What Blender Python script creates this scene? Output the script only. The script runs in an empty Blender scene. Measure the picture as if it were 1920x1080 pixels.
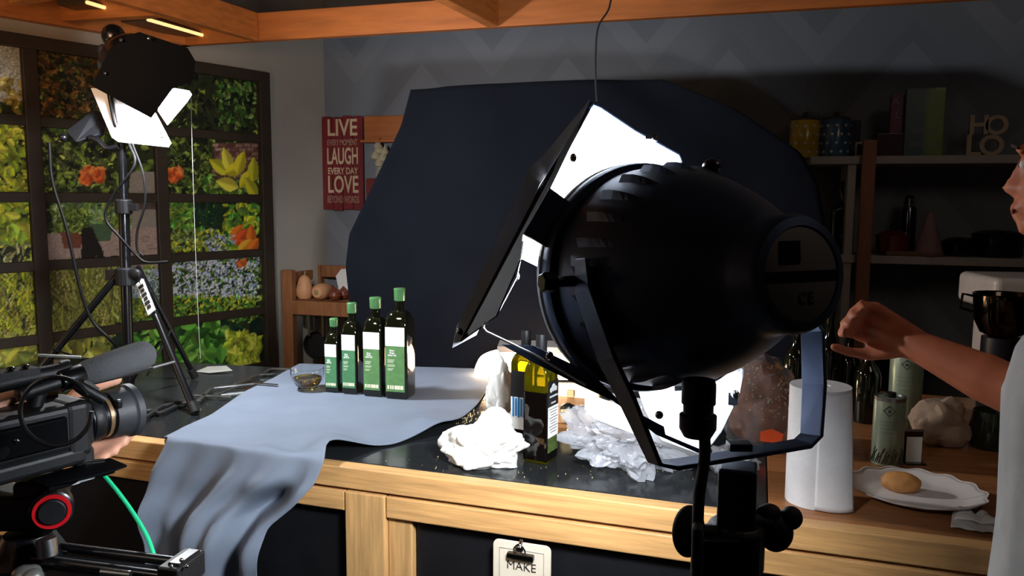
import bpy, bmesh, math, random
import numpy as np
from mathutils import Vector as V, Matrix, noise as mnoise
random.seed(7)
PI = math.pi
R = math.radians
scn = bpy.context.scene
COL = scn.collection

# ------------------------------------------------------------------ camera
F = 1500.0
YAW, PIT, ROLL = R(16.8), math.atan(166 / 1500.), R(.36)
CAM = V((0, 0, 1.49))
fw = V((-math.sin(YAW) * math.cos(PIT), math.cos(YAW) * math.cos(PIT), -math.sin(PIT)))
_r0 = V((math.cos(YAW), math.sin(YAW), 0)); _u0 = _r0.cross(fw)
rt = _r0 * math.cos(ROLL) + _u0 * math.sin(ROLL)
up = _u0 * math.cos(ROLL) - _r0 * math.sin(ROLL)
cd = bpy.data.cameras.new('camera'); cam = bpy.data.objects.new('camera', cd); COL.objects.link(cam)
cd.sensor_width = 36; cd.lens = F / 1920 * 36; cd.clip_start = .02
cam.matrix_world = Matrix(((rt.x, up.x, -fw.x, CAM.x), (rt.y, up.y, -fw.y, CAM.y), (rt.z, up.z, -fw.z, CAM.z), (0, 0, 0, 1)))
scn.camera = cam
scn.view_settings.view_transform = 'Standard'; scn.view_settings.look = 'None'
scn.view_settings.gamma = 1; scn.view_settings.use_curve_mapping = False
scn.view_settings.exposure = 0.0

def ray(x, y): return fw + rt * ((x - 960) / F) + up * ((540 - y) / F)
def at(x, y, d): return CAM + ray(x, y) * d
def onz(x, y, z=.9):
    v = ray(x, y); return CAM + v * ((z - CAM.z) / v.z)
def onp(x, y, p0, n):
    v = ray(x, y); return CAM + v * ((V(p0) - CAM).dot(n) / v.dot(n))
def ony(x, y, Y): return onp(x, y, (0, Y, 0), V((0, 1, 0)))

# ------------------------------------------------------------------ world + lights
w = bpy.data.worlds.new('world'); scn.world = w; w.use_nodes = True
w.node_tree.nodes['Background'].inputs[0].default_value = (.75, .8, 1, 1)
w.node_tree.nodes['Background'].inputs[1].default_value = .024

def light(name, kind, loc, target, power, color, size=.2, spot=None, blend=.4, shape='DISK'):
    l = bpy.data.lights.new(name, kind); l.energy = power; l.color = color
    if kind == 'AREA': l.shape = shape; l.size = size
    else: l.shadow_soft_size = size
    if kind == 'SPOT': l.spot_size = R(spot); l.spot_blend = blend
    o = bpy.data.objects.new(name, l); COL.objects.link(o); o.location = loc
    d = V(target) - V(loc); o.rotation_euler = d.to_track_quat('-Z', 'Y').to_euler()
    return o

LAMP_C = at(1214, 520, .95)          # centre of the foreground lamp's rim
LAMP_A = (rt * -math.sin(R(25)) + V((fw.x, fw.y, 0)).normalized() * math.cos(R(25)) + V((0, 0, -.10))).normalized()
LEFT_C = at(290, 180, 2.3)
light('studio_key', 'SPOT', (-2.0, -1.2, 2.7), (-1.25, 1.6, .8), 85, (1, .84, .66), .25, 50, 1)
light('studio_warm', 'POINT', (-2.45, .9, 1.25), (0, 0, 0), 7, (1, .56, .3), .2)
light('beam_fill', 'SPOT', (-1.6, 1.2, 1.9), (-2.0, 3.0, 2.6), 22, (1, .62, .34), .15, 110, .9)  # added helper spot warming the beam undersides, no fixture stands here
light('face_fill', 'SPOT', (.1, .3, 2.4), (.42, 1.3, 1.5), 5, (1, .55, .3), .1, 16, 1)  # added narrow spot brightening the right person's face, not a real lamp
light('right_fill', 'POINT', (1.0, 1.0, 2.5), (0, 0, 0), 7, (1, .82, .7), .3)  # added fill point lifting the dim right shelves, no fixture

# ------------------------------------------------------------------ materials
def lin(c): return tuple(((v / 255) / 12.92 if v / 255 <= .04045 else ((v / 255 + .055) / 1.055) ** 2.4) for v in c)
_mc = {}
def mat(name, rgb, rough=.6, metal=0, noise=0, nscale=20, bump=0, bscale=60, trans=0, ior=1.45, emit=0, emitc=None, coat=0, spec=.5, alpha=1, stretch=None, sss=0):
    if name in _mc: return _mc[name]
    m = bpy.data.materials.new(name); m.use_nodes = True
    nt = m.node_tree; b = nt.nodes['Principled BSDF']; c = lin(rgb)
    b.inputs['Base Color'].default_value = (*c, 1); b.inputs['Roughness'].default_value = rough
    b.inputs['Metallic'].default_value = metal; b.inputs['Transmission Weight'].default_value = trans
    b.inputs['IOR'].default_value = ior; b.inputs['Coat Weight'].default_value = coat
    b.inputs['Specular IOR Level'].default_value = spec; b.inputs['Alpha'].default_value = alpha
    if sss: b.inputs['Subsurface Weight'].default_value = sss; b.inputs['Subsurface Scale'].default_value = .01
    if emit:
        b.inputs['Emission Color'].default_value = (*lin(emitc or rgb), 1); b.inputs['Emission Strength'].default_value = emit
    tc = nt.nodes.new('ShaderNodeTexCoord'); mp = nt.nodes.new('ShaderNodeMapping')
    nt.links.new(tc.outputs['Object'], mp.inputs[0])
    if stretch: mp.inputs['Scale'].default_value = stretch
    n = nt.nodes.new('ShaderNodeTexNoise'); n.inputs['Scale'].default_value = nscale; n.inputs['Detail'].default_value = 5
    nt.links.new(mp.outputs[0], n.inputs['Vector'])
    k = noise or .06
    mx = nt.nodes.new('ShaderNodeMix'); mx.data_type = 'RGBA'
    mx.inputs[6].default_value = (*[v * (1 - k) for v in c], 1); mx.inputs[7].default_value = (*[min(1, v * (1 + k)) for v in c], 1)
    rp = nt.nodes.new('ShaderNodeMapRange'); rp.inputs[1].default_value = .3; rp.inputs[2].default_value = .7
    nt.links.new(n.outputs['Fac'], rp.inputs[0]); nt.links.new(rp.outputs[0], mx.inputs[0]); nt.links.new(mx.outputs[2], b.inputs['Base Color'])
    if bump:
        n2 = nt.nodes.new('ShaderNodeTexNoise'); n2.inputs['Scale'].default_value = bscale; n2.inputs['Detail'].default_value = 4
        nt.links.new(mp.outputs[0], n2.inputs['Vector'])
        bp = nt.nodes.new('ShaderNodeBump'); bp.inputs['Strength'].default_value = bump; bp.inputs['Distance'].default_value = .01
        nt.links.new(n2.outputs['Fac'], bp.inputs['Height']); nt.links.new(bp.outputs[0], b.inputs['Normal'])
    _mc[name] = m; return m

woodX = mat('pale oak along x', (204, 156, 100), .45, noise=.22, nscale=6, stretch=(1, 14, 14), bump=.15, bscale=8)
woodZ = mat('pale oak along z', (206, 160, 104), .45, noise=.2, nscale=6, stretch=(14, 14, 1), bump=.15, bscale=8)
butcher = mat('butcher block top', (150, 98, 58), .4, noise=.25, nscale=7, stretch=(1, 12, 12))
beamM = mat('orange stained pine', (190, 112, 52), .5, noise=.22, nscale=5, stretch=(3, 3, 12), bump=.1)
beamX = mat('orange stained pine along x', (184, 106, 50), .5, noise=.2, nscale=4, stretch=(1, 10, 10), bump=.1)
shelfW = mat('brown shelf wood', (150, 98, 62), .5, noise=.2, nscale=6, stretch=(8, 8, 1.5))
blackpanel = mat('black cabinet laminate', (20, 20, 23), .45, noise=.2)
stone = mat('black polished granite', (34, 36, 37), .16, noise=.5, nscale=160, bump=.03, bscale=30)
wallbeige = mat('beige painted wall', (168, 160, 148), .85, noise=.06, nscale=3)
floorM = mat('dark studio floor', (50, 47, 45), .6, noise=.2, nscale=4)
framebrown = mat('dark brown window frame', (52, 42, 33), .55, noise=.15, nscale=15)
gloss = mat('gloss black metal', (12, 13, 17), .28, coat=.15)
lampblk = mat('satin black enamel', (62, 74, 98), .46, metal=.75, noise=.06, nscale=30, spec=.5)
deepblk = mat('deep black enamel', (6, 7, 10), .6, spec=.06)
matblk = mat('matt black plastic', (18, 19, 22), .5, noise=.15, bump=.05, bscale=200)
rubber = mat('black rubber', (20, 20, 21), .65)
flapin = mat('bare metal door lining', (228, 230, 234), .45, metal=.2)
flapout = mat('grey door lip enamel', (165, 168, 174), .5)
cableblk = mat('black cable jacket', (9, 9, 10), .6, spec=.2)
chrome = mat('chrome', (200, 202, 205), .15, metal=1)
steel = mat('brushed steel', (170, 172, 174), .3, metal=1, noise=.1)
fabricblk = mat('black velvet cloth', (15, 18, 26), .95, noise=.15, nscale=6, bump=.15, bscale=14, spec=.15)
fabricgrey = mat('slate grey cotton', (118, 128, 144), .85, noise=.07, nscale=9, bump=.12, bscale=24, spec=.2)
paperW = mat('white paper', (226, 226, 222), .8, noise=.03, bump=.2, bscale=40)
oilglass = mat('dark green bottle glass', (16, 17, 8), .06, coat=.5)
capgreen = mat('green bottle cap foil', (82, 130, 80), .25, noise=.1, coat=.3)
labelW = mat('white label paper', (235, 235, 232), .6)
labelG = mat('green label paper', (88, 132, 78), .6, noise=.14, nscale=60)
labelGb = mat('bluish green label paper', (70, 126, 84), .6, noise=.12, nscale=60)
skin = mat('skin', (205, 150, 125), .5, noise=.08, nscale=30, sss=.05)
skinD = mat('tanned skin', (190, 112, 80), .5, noise=.08, nscale=30)
chalk = mat('cream lettering', (212, 186, 150), .7)
redwood = mat('dark red painted board', (122, 32, 36), .65, noise=.25, nscale=12, stretch=(6, 6, 1), bump=.2)
inkM = mat('black ink', (25, 25, 25), .7)

# ------------------------------------------------------------------ mesh helpers
class MB:
    def __init__(s): s.v = []; s.f = []; s.mt = Matrix.Identity(4)
    def add(s, vs, fs):
        n = len(s.v); s.v += [tuple(s.mt @ V(v)) for v in vs]; s.f += [tuple(i + n for i in f) for f in fs]; return s
    def box(s, c, d, rz=0, rot=None):
        M = Matrix.Translation(V(c)) @ ((rot.to_4x4() if rot else Matrix.Rotation(rz, 4, 'Z')))
        h = [x / 2 for x in d]
        vs = [M @ V((h[0] * a, h[1] * b, h[2] * e)) for a in (-1, 1) for b in (-1, 1) for e in (-1, 1)]
        return s.add(vs, [(0, 1, 3, 2), (4, 6, 7, 5), (0, 4, 5, 1), (2, 3, 7, 6), (0, 2, 6, 4), (1, 5, 7, 3)])
    def beam(s, a, b, wd, ht, upv=(0, 0, 1)):
        a = V(a); b = V(b); d = (b - a); L = d.length; d.normalize(); u = V(upv); sd = u.cross(d).normalized(); u = d.cross(sd)
        vs = [p + sd * (wd / 2 * i) + u * (ht / 2 * j) for p in (a, b) for i in (-1, 1) for j in (-1, 1)]
        return s.add(vs, [(0, 1, 3, 2), (4, 6, 7, 5), (0, 4, 5, 1), (2, 3, 7, 6), (0, 2, 6, 4), (1, 5, 7, 3)])
    def tube(s, pts, r, n=10, cap=True, closed=False):
        pts = [V(p) for p in pts]; m = len(pts)
        rs = r if isinstance(r, (list, tuple)) else [r] * m
        vs = []; ref = None
        for i, p in enumerate(pts):
            if closed: t = pts[(i + 1) % m] - pts[i - 1]
            else: t = pts[min(i + 1, m - 1)] - pts[max(i - 1, 0)]
            t.normalize()
            if ref is None: ref = t.orthogonal().normalized()
            ref = (ref - t * ref.dot(t)).normalized(); b = t.cross(ref)
            for k in range(n):
                a = 2 * PI * k / n; vs.append(p + (ref * math.cos(a) + b * math.sin(a)) * rs[i])
        fs = []
        for i in range(m if closed else m - 1):
            j = (i + 1) % m
            for k in range(n): fs.append((i * n + k, i * n + (k + 1) % n, j * n + (k + 1) % n, j * n + k))
        if cap and not closed: fs += [tuple(range(n - 1, -1, -1)), tuple((m - 1) * n + k for k in range(n))]
        return s.add(vs, fs)
    def lathe(s, prof, n=32, axis=None, org=(0, 0, 0)):
        """prof: (radius, height) pairs along axis"""
        ax = V(axis).normalized() if axis is not None else V((0, 0, 1)); e = ax.orthogonal().normalized() if axis is not None else V((1, 0, 0)); g = ax.cross(e); o = V(org)
        vs = [o + ax * h + (e * math.cos(2 * PI * k / n) + g * math.sin(2 * PI * k / n)) * max(r, 1e-5) for r, h in prof for k in range(n)]
        fs = [(i * n + k, i * n + (k + 1) % n, (i + 1) * n + (k + 1) % n, (i + 1) * n + k) for i in range(len(prof) - 1) for k in range(n)]
        if prof[0][0] > 1e-4: fs.append(tuple(range(n - 1, -1, -1)))
        if prof[-1][0] > 1e-4: fs.append(tuple((len(prof) - 1) * n + k for k in range(n)))
        return s.add(vs, fs)
    def plate(s, poly, th, nrm=None):
        """closed plate: polygon of 3D points, thickness th along -normal"""
        poly = [V(p) for p in poly]
        if nrm is None:
            nrm = V((0, 0, 0))
            for i in range(len(poly)):
                a = poly[i]; b = poly[(i + 1) % len(poly)]; nrm += a.cross(b)
        nrm = V(nrm).normalized(); n = len(poly)
        vs = poly + [p - nrm * th for p in poly]
        return s.add(vs, [tuple(range(n)), tuple(range(2 * n - 1, n - 1, -1))] + [(i, i + n, (i + 1) % n + n, (i + 1) % n) for i in range(n)])
    def ball(s, c, r, seg=16, ring=10, rot=None):
        r = (r, r, r) if not isinstance(r, (tuple, list)) else r
        vs = [V((0, 0, -r[2]))]; c = V(c)
        for i in range(1, ring):
            t = -PI / 2 + PI * i / ring
            for k in range(seg): vs.append(V((r[0] * math.cos(t) * math.cos(2 * PI * k / seg), r[1] * math.cos(t) * math.sin(2 * PI * k / seg), r[2] * math.sin(t))))
        vs.append(V((0, 0, r[2]))); fs = [(0, 1 + (k + 1) % seg, 1 + k) for k in range(seg)]
        for i in range(ring - 2):
            for k in range(seg): fs.append((1 + i * seg + k, 1 + i * seg + (k + 1) % seg, 1 + (i + 1) * seg + (k + 1) % seg, 1 + (i + 1) * seg + k))
        l = len(vs) - 1; fs += [(l, 1 + (ring - 2) * seg + k, 1 + (ring - 2) * seg + (k + 1) % seg) for k in range(seg)]
        if rot: vs = [rot @ v for v in vs]
        return s.add([v + c for v in vs], fs)
    def grid(s, fn, nu, nv):
        vs = [fn(i / nu, j / nv) for j in range(nv + 1) for i in range(nu + 1)]
        return s.add(vs, [(j * (nu + 1) + i, j * (nu + 1) + i + 1, (j + 1) * (nu + 1) + i + 1, (j + 1) * (nu + 1) + i) for j in range(nv) for i in range(nu)])
    def build(s, name, m, parent=None, smooth=False, bevel=0, solid=0, subd=0, world=False, remesh=0, bseg=2):
        me = bpy.data.meshes.new(name); 
        vs = s.v
        if parent and world:
            inv = parent.matrix_basis.inverted() if not parent.parent else (parent.parent.matrix_basis @ parent.matrix_basis).inverted()
            vs = [tuple(inv @ V(v)) for v in vs]
        org = V((0, 0, 0))
        if not parent and vs:
            a = np.array(vs); org = V(((a[:, 0].min() + a[:, 0].max()) / 2, (a[:, 1].min() + a[:, 1].max()) / 2, a[:, 2].min())); vs = [tuple(V(v) - org) for v in vs]
        me.from_pydata(vs, [], s.f)
        bm = bmesh.new(); bm.from_mesh(me)
        if not solid: bmesh.ops.recalc_face_normals(bm, faces=bm.faces)
        bm.to_mesh(me); bm.free()
        if isinstance(m, (list, tuple)):
            for q in m: me.materials.append(q)
        else: me.materials.append(m)
        if smooth:
            me.polygons.foreach_set('use_smooth', [True] * len(me.polygons))
        o = bpy.data.objects.new(name, me); COL.objects.link(o); o.location = org
        if parent: o.parent = parent
        if remesh:
            q = o.modifiers.new('r', 'REMESH'); q.mode = 'VOXEL'; q.voxel_size = remesh; q.use_smooth_shade = True
            q = o.modifiers.new('s', 'SMOOTH'); q.iterations = 4; q.factor = .5
        if solid: q = o.modifiers.new('t', 'SOLIDIFY'); q.thickness = solid; q.offset = 0
        if bevel: q = o.modifiers.new('b', 'BEVEL'); q.width = bevel; q.segments = bseg; q.limit_method = 'ANGLE'
        if subd: q = o.modifiers.new('u', 'SUBSURF'); q.levels = subd; q.render_levels = subd
        if smooth and not remesh and not subd:
            try: me.set_sharp_from_angle(angle=R(38))
            except Exception: pass
        return o

def thing(name, label, cat, loc=(0, 0, 0), rz=0, group=None):
    o = bpy.data.objects.new(name, None); COL.objects.link(o); o.empty_display_size = .05
    o.matrix_basis = Matrix.Translation(V(loc)) @ Matrix.Rotation(rz, 4, 'Z')
    o['label'] = label; o['category'] = cat
    if group: o['group'] = group
    return o
def tag(o, label, cat, group=None, kind=None):
    o['label'] = label; o['category'] = cat
    if group: o['group'] = group
    if kind: o['kind'] = kind
    return o
def lab(o, label): o['label'] = label; return o
def struct(o): o['kind'] = 'structure'; return o
def textmesh(body, size, depth, name, m, parent, mtx, width=None, bold=0, spacing=1.0, world=True, xs=1.0):
    c = bpy.data.curves.new('tmp', 'FONT'); c.body = body; c.size = size; c.extrude = depth; c.align_x = 'CENTER'; c.align_y = 'CENTER'; c.offset = bold; c.space_character = spacing; c.resolution_u = 3
    t = bpy.data.objects.new('tmp', c); COL.objects.link(t)
    dg = bpy.context.evaluated_depsgraph_get(); me = bpy.data.meshes.new_from_object(t.evaluated_get(dg))
    bpy.data.objects.remove(t); bpy.data.curves.remove(c)
    mm = MB(); k = xs
    if width:
        xsn = [v.co.x for v in me.vertices]; k = width / (max(xsn) - min(xsn))
    mm.mt = mtx @ Matrix.Diagonal((k, 1, 1, 1))
    mm.add([v.co for v in me.vertices], [tuple(p.vertices) for p in me.polygons]); bpy.data.meshes.remove(me)
    return mm.build(name, m, parent, world=world)
def frame(o, x, y, z=None):
    x = V(x).normalized(); y = V(y); y = (y - x * y.dot(x)).normalized(); z = x.cross(y)
    return Matrix(((x.x, y.x, z.x, o[0]), (x.y, y.y, z.y, o[1]), (x.z, y.z, z.z, o[2]), (0, 0, 0, 1)))
def bez(pts, n=8):
    """Catmull-Rom through points"""
    p = [V(q) for q in pts]; p = [p[0] * 2 - p[1]] + p + [p[-1] * 2 - p[-2]]; out = []
    for i in range(1, len(p) - 2):
        for k in range(n):
            t = k / n; a, b, c, d = p[i - 1:i + 3]
            out.append(.5 * (2 * b + (c - a) * t + (2 * a - 5 * b + 4 * c - d) * t * t + (3 * b - a - 3 * c + d) * t ** 3))
    return out + [p[-2]]
def pl(pts, t):
    """polyline of tuples keyed by first entry"""
    for a, b in zip(pts, pts[1:]):
        if t <= b[0]:
            k = (t - a[0]) / (b[0] - a[0]); return [x + (y - x) * k for x, y in zip(a[1:], b[1:])]
    return list(pts[-1][1:])
nz = lambda x, y, z=0: mnoise.noise(V((x, y, z)))

# ================================================================== SETTING
CORN = at(612, 375, 4.1); YB = CORN.y                       # corner of back wall and mural wall
WD = V((math.sin(R(19.1)), math.cos(R(19.1)), 0)); WN = V((WD.y, -WD.x, 0))
def wallp(s, z, off=0): p = CORN + WD * s + WN * off; return V((p.x, p.y, z))
b = MB().box((0, 1.2, -.05), (9, 6.5, .1)); struct(b.build('floor', floorM))

# back wall with a printed chevron wallpaper
m = bpy.data.materials.new('grey chevron wallpaper'); m.use_nodes = True; nt = m.node_tree; bs = nt.nodes['Principled BSDF']; bs.inputs['Roughness'].default_value = .8
def nd(t, **k):
    n = nt.nodes.new(t)
    for a, v in k.items(): setattr(n, a, v)
    return n
def mth(op, a, b=None):
    n = nd('ShaderNodeMath', operation=op)
    for i, q in enumerate((a, b)):
        if q is None: continue
        if isinstance(q, (int, float)): n.inputs[i].default_value = q
        else: nt.links.new(q, n.inputs[i])
    return n.outputs[0]
tc = nd('ShaderNodeTexCoord'); sp = nd('ShaderNodeSeparateXYZ'); nt.links.new(tc.outputs['Object'], sp.inputs[0])
px = mth('PINGPONG', mth('ADD', sp.outputs[0], 20.16), .36)
sb = mth('FRACT', mth('MULTIPLY', mth('ADD', sp.outputs[2], mth('MULTIPLY', px, -1.15)), 2.2))
st = mth('GREATER_THAN', sb, .52); st2 = mth('GREATER_THAN', sb, .8)
mx = nd('ShaderNodeMix', data_type='RGBA'); mx.inputs[6].default_value = (*lin((122, 126, 133)), 1); mx.inputs[7].default_value = (*lin((129, 133, 140)), 1)
nt.links.new(st, mx.inputs[0])
mx2 = nd('ShaderNodeMix', data_type='RGBA'); mx2.inputs[7].default_value = (*lin((118, 122, 129)), 1); nt.links.new(mx.outputs[2], mx2.inputs[6]); nt.links.new(st2, mx2.inputs[0]); nt.links.new(mx2.outputs[2], bs.inputs['Base Color'])
b = MB().box(((CORN.x + 4) / 2, YB + .05, 1.45), (4 - CORN.x, .1, 2.9)); struct(b.build('wall_back', m))
b = MB().plate([wallp(-3.2, -.0), wallp(0.0, -.0), wallp(0.0, 2.9), wallp(-3.2, 2.9)], .08, WN); struct(b.build('wall_left', wallbeige))
b = MB().box((0, 1.2, 2.95), (9, 6.5, .1)); struct(b.build('ceiling', mat('dark studio ceiling', (60, 58, 56), .9)))
b = MB().box((4.05, 1.2, 1.45), (.1, 6.5, 2.9)); struct(b.build('wall_right', mat('dark wall', (52, 48, 48), .9)))
b = MB().box((0, -2.05, 1.45), (9, .1, 2.9)); struct(b.build('wall_front', _mc['dark wall']))

# --- ceiling lattice
ZB = 2.12
YBm = onz(935, 52, ZB).y
bm_ = thing('ceiling_lattice', 'orange stained timber lattice of crossing beams hanging under the dark ceiling', 'ceiling beams', (0, YBm, ZB))
def lat(name, a, b_, wd, ht, mt=beamM):
    q = MB(); a = V(a); b_ = V(b_); a.z = b_.z = ZB + ht / 2
    d = (b_ - a); L = d.length
    o = MB(); o.box((0, 0, 0), (wd, L, ht)); 
    o = o.build(name, mt, bm_, bevel=.003); o.location = (a + b_) / 2 - V(bm_.location); o.rotation_euler = (0, 0, math.atan2(d.y, d.x) - PI / 2); return o
q = MB().box((.3, 0, .055), (6.2, .035, .11)).build('long_beam', beamX, bm_, bevel=.003)
J = V((math.sin(R(4.9)), math.cos(R(4.9)), 0))
pa = onz(478, 77, ZB); pa = V((pa.x, YBm - .02, 0)); lat('joist', pa, pa - J * 2.9, .04, .11)
pb = onz(922, 49, ZB); pb = V((pb.x, YBm - .02, 0)); lat('joist', pb, pb - J * 2.9, .045, .11)
for px_ in (1.55, ): pc = V((pb.x + px_, YBm - .02, 0)); lat('joist', pc, pc - J * 2.9, .045, .11)
fa = onz(-60, 22, ZB); fb = onz(330, 84, ZB); fd = (fb - fa).normalized()
lat('fascia', fa - fd * 1.2, fb + fd * .06, .05, .13)
c1 = onz(124, 42, ZB); c2 = onz(300, 31, ZB); lat('cross_brace', c1, c2, .05, .10)
c1 = onz(30, 8, ZB); c2 = onz(250, -30, ZB); lat('cross_brace', c1, c2, .05, .10)
# small triangular blocks on the beam (trusses) and panels above
for xx in (1040, 1160, 1260, 1385, 1510):
    p = ony(xx, 10, YBm - .14); o = MB().plate([(0, 0, .0), (.0, 0, .13), (-.13, 0, .13)], .012, (0, -1, 0)).build('bracket', mat('brown bracket wood', (92, 72, 58), .6), bm_); o.location = (p.x, -.03, .10)
duct = thing('ventilation_duct', 'pale grey metal duct running above the timber lattice', 'duct', (-.75, YBm - .42, 2.33))
MB().box((0, 0, .05), (3.2, .5, .12)).build('duct_body', mat('grey duct', (128, 124, 112), .5), duct, bevel=.01)
MB().box((0, -.27, .02), (3.3, .03, .06)).build('duct_flange', mat('grey duct', (128, 124, 112), .5), duct, bevel=.003)
MB().box((0, .33, .02), (3.2, .12, .05)).build('cable_tray', rubber, duct)
# slim strip lights in the lattice
def strip(p1, p2, label, z=ZB + .03):
    a = onz(*p1, z); b_ = onz(*p2, z); c = (a + b_) / 2
    t = thing('strip_light', label, 'ceiling light', c, math.atan2((b_ - a).y, (b_ - a).x)); L = (b_ - a).length
    MB().box((0, .04, .012), (L, .12, .02)).build('housing', mat('bronze light housing', (96, 76, 58), .35, metal=.4), t, bevel=.004)
    MB().box((0, -.026, .006), (L * .98, .012, .012)).build('tube', mat('warm tube', (255, 220, 170), .4, emit=1.3, emitc=(255, 205, 130)), t, bevel=.003)
strip((150, 8), (207, 25), 'shorter slim strip light glowing warm at the top left corner')
strip((265, 40), (386, 74), 'longer slim strip light in bronze housing right above the black lamp on the left')

# --- mural window: brown frame in front of a printed garden picture
win = bpy.data.objects.new('window_1', None); COL.objects.link(win); win.matrix_basis = frame(wallp(-.355, .4), WD, (0, 0, 1)); struct(win)
# local: x along wall to the right (0 = right outer edge), y up from z=.4, z out of the wall?  (x cross y)
zdir = -1 if WD.cross(V((0, 0, 1))).dot(WN) < 0 else 1
WL, WZ0, WZ1 = 2.5, .42, 2.07
def fr(name, x0, x1, z0, z1, d0=0.004, d1=.03):
    MB().box(((x0 + x1) / 2, (z0 + z1) / 2 - .4, zdir * (d0 + d1) / 2), (x1 - x0, z1 - z0, d1 - d0)).build(name, framebrown, win, bevel=.003)
fr('frame_rail', -WL, 0, 2.022, WZ1 + .0, d1=.035); fr('frame_rail', -WL, 0, WZ0, WZ0 + .05, d1=.035); fr('frame_stile', -.057, 0, WZ0, WZ1, d1=.034)
vb = [-.55, -1.045, -1.54, -2.04]
for x in vb: fr('glazing_bar', x - .026, x + .026, WZ0 + .04, 2.03, d1=.026)
for z in (1.765, 1.487, 1.232, .957, .69): fr('glazing_bar', -WL, -.05, z - .019, z + .019, d1=.022)
# the picture
PX = .0046; W_, H_ = int(2.44 / PX), int(1.62 / PX)
img = np.zeros((H_, W_, 3), np.float32)
def w2i(x, y):
    p = onp(x, y, CORN, WN); s = (p - CORN).dot(WD)
    return ((s + 2.83) / PX, (p.z - .42) / PX)
rg = np.random.RandomState(4)
def fillp(poly, col, nse=.15):
    pts = [w2i(*p) for p in poly]; xs = [p[0] for p in pts]; ys = [p[1] for p in pts]
    x0, x1 = max(0, int(min(xs))), min(W_ - 1, int(max(xs)) + 1); y0, y1 = max(0, int(min(ys))), min(H_ - 1, int(max(ys)) + 1)
    if x1 <= x0 or y1 <= y0: return
    gx, gy = np.meshgrid(np.arange(x0, x1), np.arange(y0, y1)); ins = np.zeros(gx.shape, bool)
    for i in range(len(pts)):
        (ax, ay), (bx, by) = pts[i], pts[i - 1]
        if ay == by: continue
        ins ^= ((ay > gy) != (by > gy)) & (gx < (bx - ax) * (gy - ay) / (by - ay) + ax)
    c = np.array(col) / 255.; n = 1 + nse * rg.randn(*gx.shape)[..., None]
    sub = img[y0:y1, x0:x1]; sub[ins] = (c * n)[ins]
def leaf(cx, cy, L, Wd, ang, col, midrib=True):
    x0, x1 = int(max(0, cx - L - 1)), int(min(W_, cx + L + 2)); y0, y1 = int(max(0, cy - L - 1)), int(min(H_, cy + L + 2))
    if x1 <= x0 or y1 <= y0: return
    gx, gy = np.meshgrid(np.arange(x0, x1) - cx, np.arange(y0, y1) - cy); ca, sa = math.cos(ang), math.sin(ang)
    u_ = (gx * ca + gy * sa) / L; v_ = (-gx * sa + gy * ca) / Wd
    ins = (np.abs(v_) < (1 - u_ ** 2) * (1 - .25 * u_)) & (np.abs(u_) < 1)
    sh = (1 + .16 * np.sign(v_) * (np.abs(v_) > .12))[..., None]
    sub = img[y0:y1, x0:x1]; sub[ins] = (np.array(col) / 255. * sh)[ins]
def leaves(box, n, Lr, ar, cols, angr=(0, 6.28), j=.18):
    for _ in range(n):
        x = rg.uniform(box[0], box[2]); y = rg.uniform(box[1], box[3]); cx, cy = w2i(x, y)
        c = np.array(cols[rg.randint(len(cols))]) * (1 + j * rg.randn()); L = rg.uniform(*Lr) / (PX * 1000)
        leaf(cx, cy, L, L * ar * rg.uniform(.7, 1.2), rg.uniform(*angr), np.clip(c, 0, 255))
G1 = [(78, 100, 34), (108, 130, 40), (58, 80, 28), (140, 160, 62)]; YG = [(190, 195, 40), (160, 175, 35), (210, 205, 60), (120, 140, 30)]
DK = [(22, 28, 16), (34, 40, 20), (45, 50, 26), (14, 18, 12)]; BR = [(80, 55, 25), (110, 75, 30), (60, 42, 22)]
BG = [(70, 135, 40), (95, 165, 55), (45, 100, 30), (125, 185, 70)]; BL = [(165, 185, 225), (190, 205, 235), (140, 165, 210), (215, 222, 240)]
SG = [(120, 150, 90), (90, 125, 70), (150, 170, 110)]
img[:] = np.array((38, 46, 24)) / 255.
for _ in range(2600):
    cx, cy = rg.uniform(0, W_ * .55), rg.uniform(0, H_); c = np.array((YG + G1 + DK)[rg.randint(12)]) * (1 + .15 * rg.randn()); q = rg.uniform(3, 8); leaf(cx, cy, q, q * .5, rg.uniform(0, 6), np.clip(c, 0, 255))
leaves((-300, 60, 520, 720), 2600, (12, 34), .5, DK + G1)
fillp([(-300, 50), (45, 60), (45, 190), (-300, 200)], (176, 170, 150)); leaves((-300, 150, 50, 240), 260, (10, 26), .5, [(170, 150, 60), (190, 165, 80), (130, 110, 40)])
leaves((60, 95, 245, 240), 900, (7, 20), .5, BR + DK + [(120, 85, 40)]); leaves((60, 225, 250, 380), 700, (8, 22), .45, DK + G1 + [(90, 100, 50)])
leaves((-300, 235, 58, 372), 900, (9, 24), .55, YG); leaves((250, 130, 480, 255), 500, (8, 22), .5, DK + [(30, 40, 22)])
leaves((405, 155, 480, 235), 90, (9, 20), .55, [(70, 110, 40), (50, 90, 30), (110, 140, 70)])
for a, b_ in (((390, 200), (430, 255)), ((375, 160), (400, 250))): pass
fillp([(400, 268), (480, 268), (480, 345), (395, 345)], (96, 66, 54))
for i in range(9):
    for k in range(6):
        fillp([(396 + k * 15 + (i % 2) * 7, 270 + i * 8), (408 + k * 15 + (i % 2) * 7, 270 + i * 8), (408 + k * 15 + (i % 2) * 7, 275.5 + i * 8), (396 + k * 15 + (i % 2) * 7, 275.5 + i * 8)], random.choice([(150, 112, 96), (120, 74, 62), (170, 140, 124), (96, 52, 46)]))
leaves((315, 265, 395, 362), 260, (9, 22), .45, G1 + DK); leaves((380, 330, 480, 368), 160, (8, 18), .5, G1 + BG)
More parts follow.
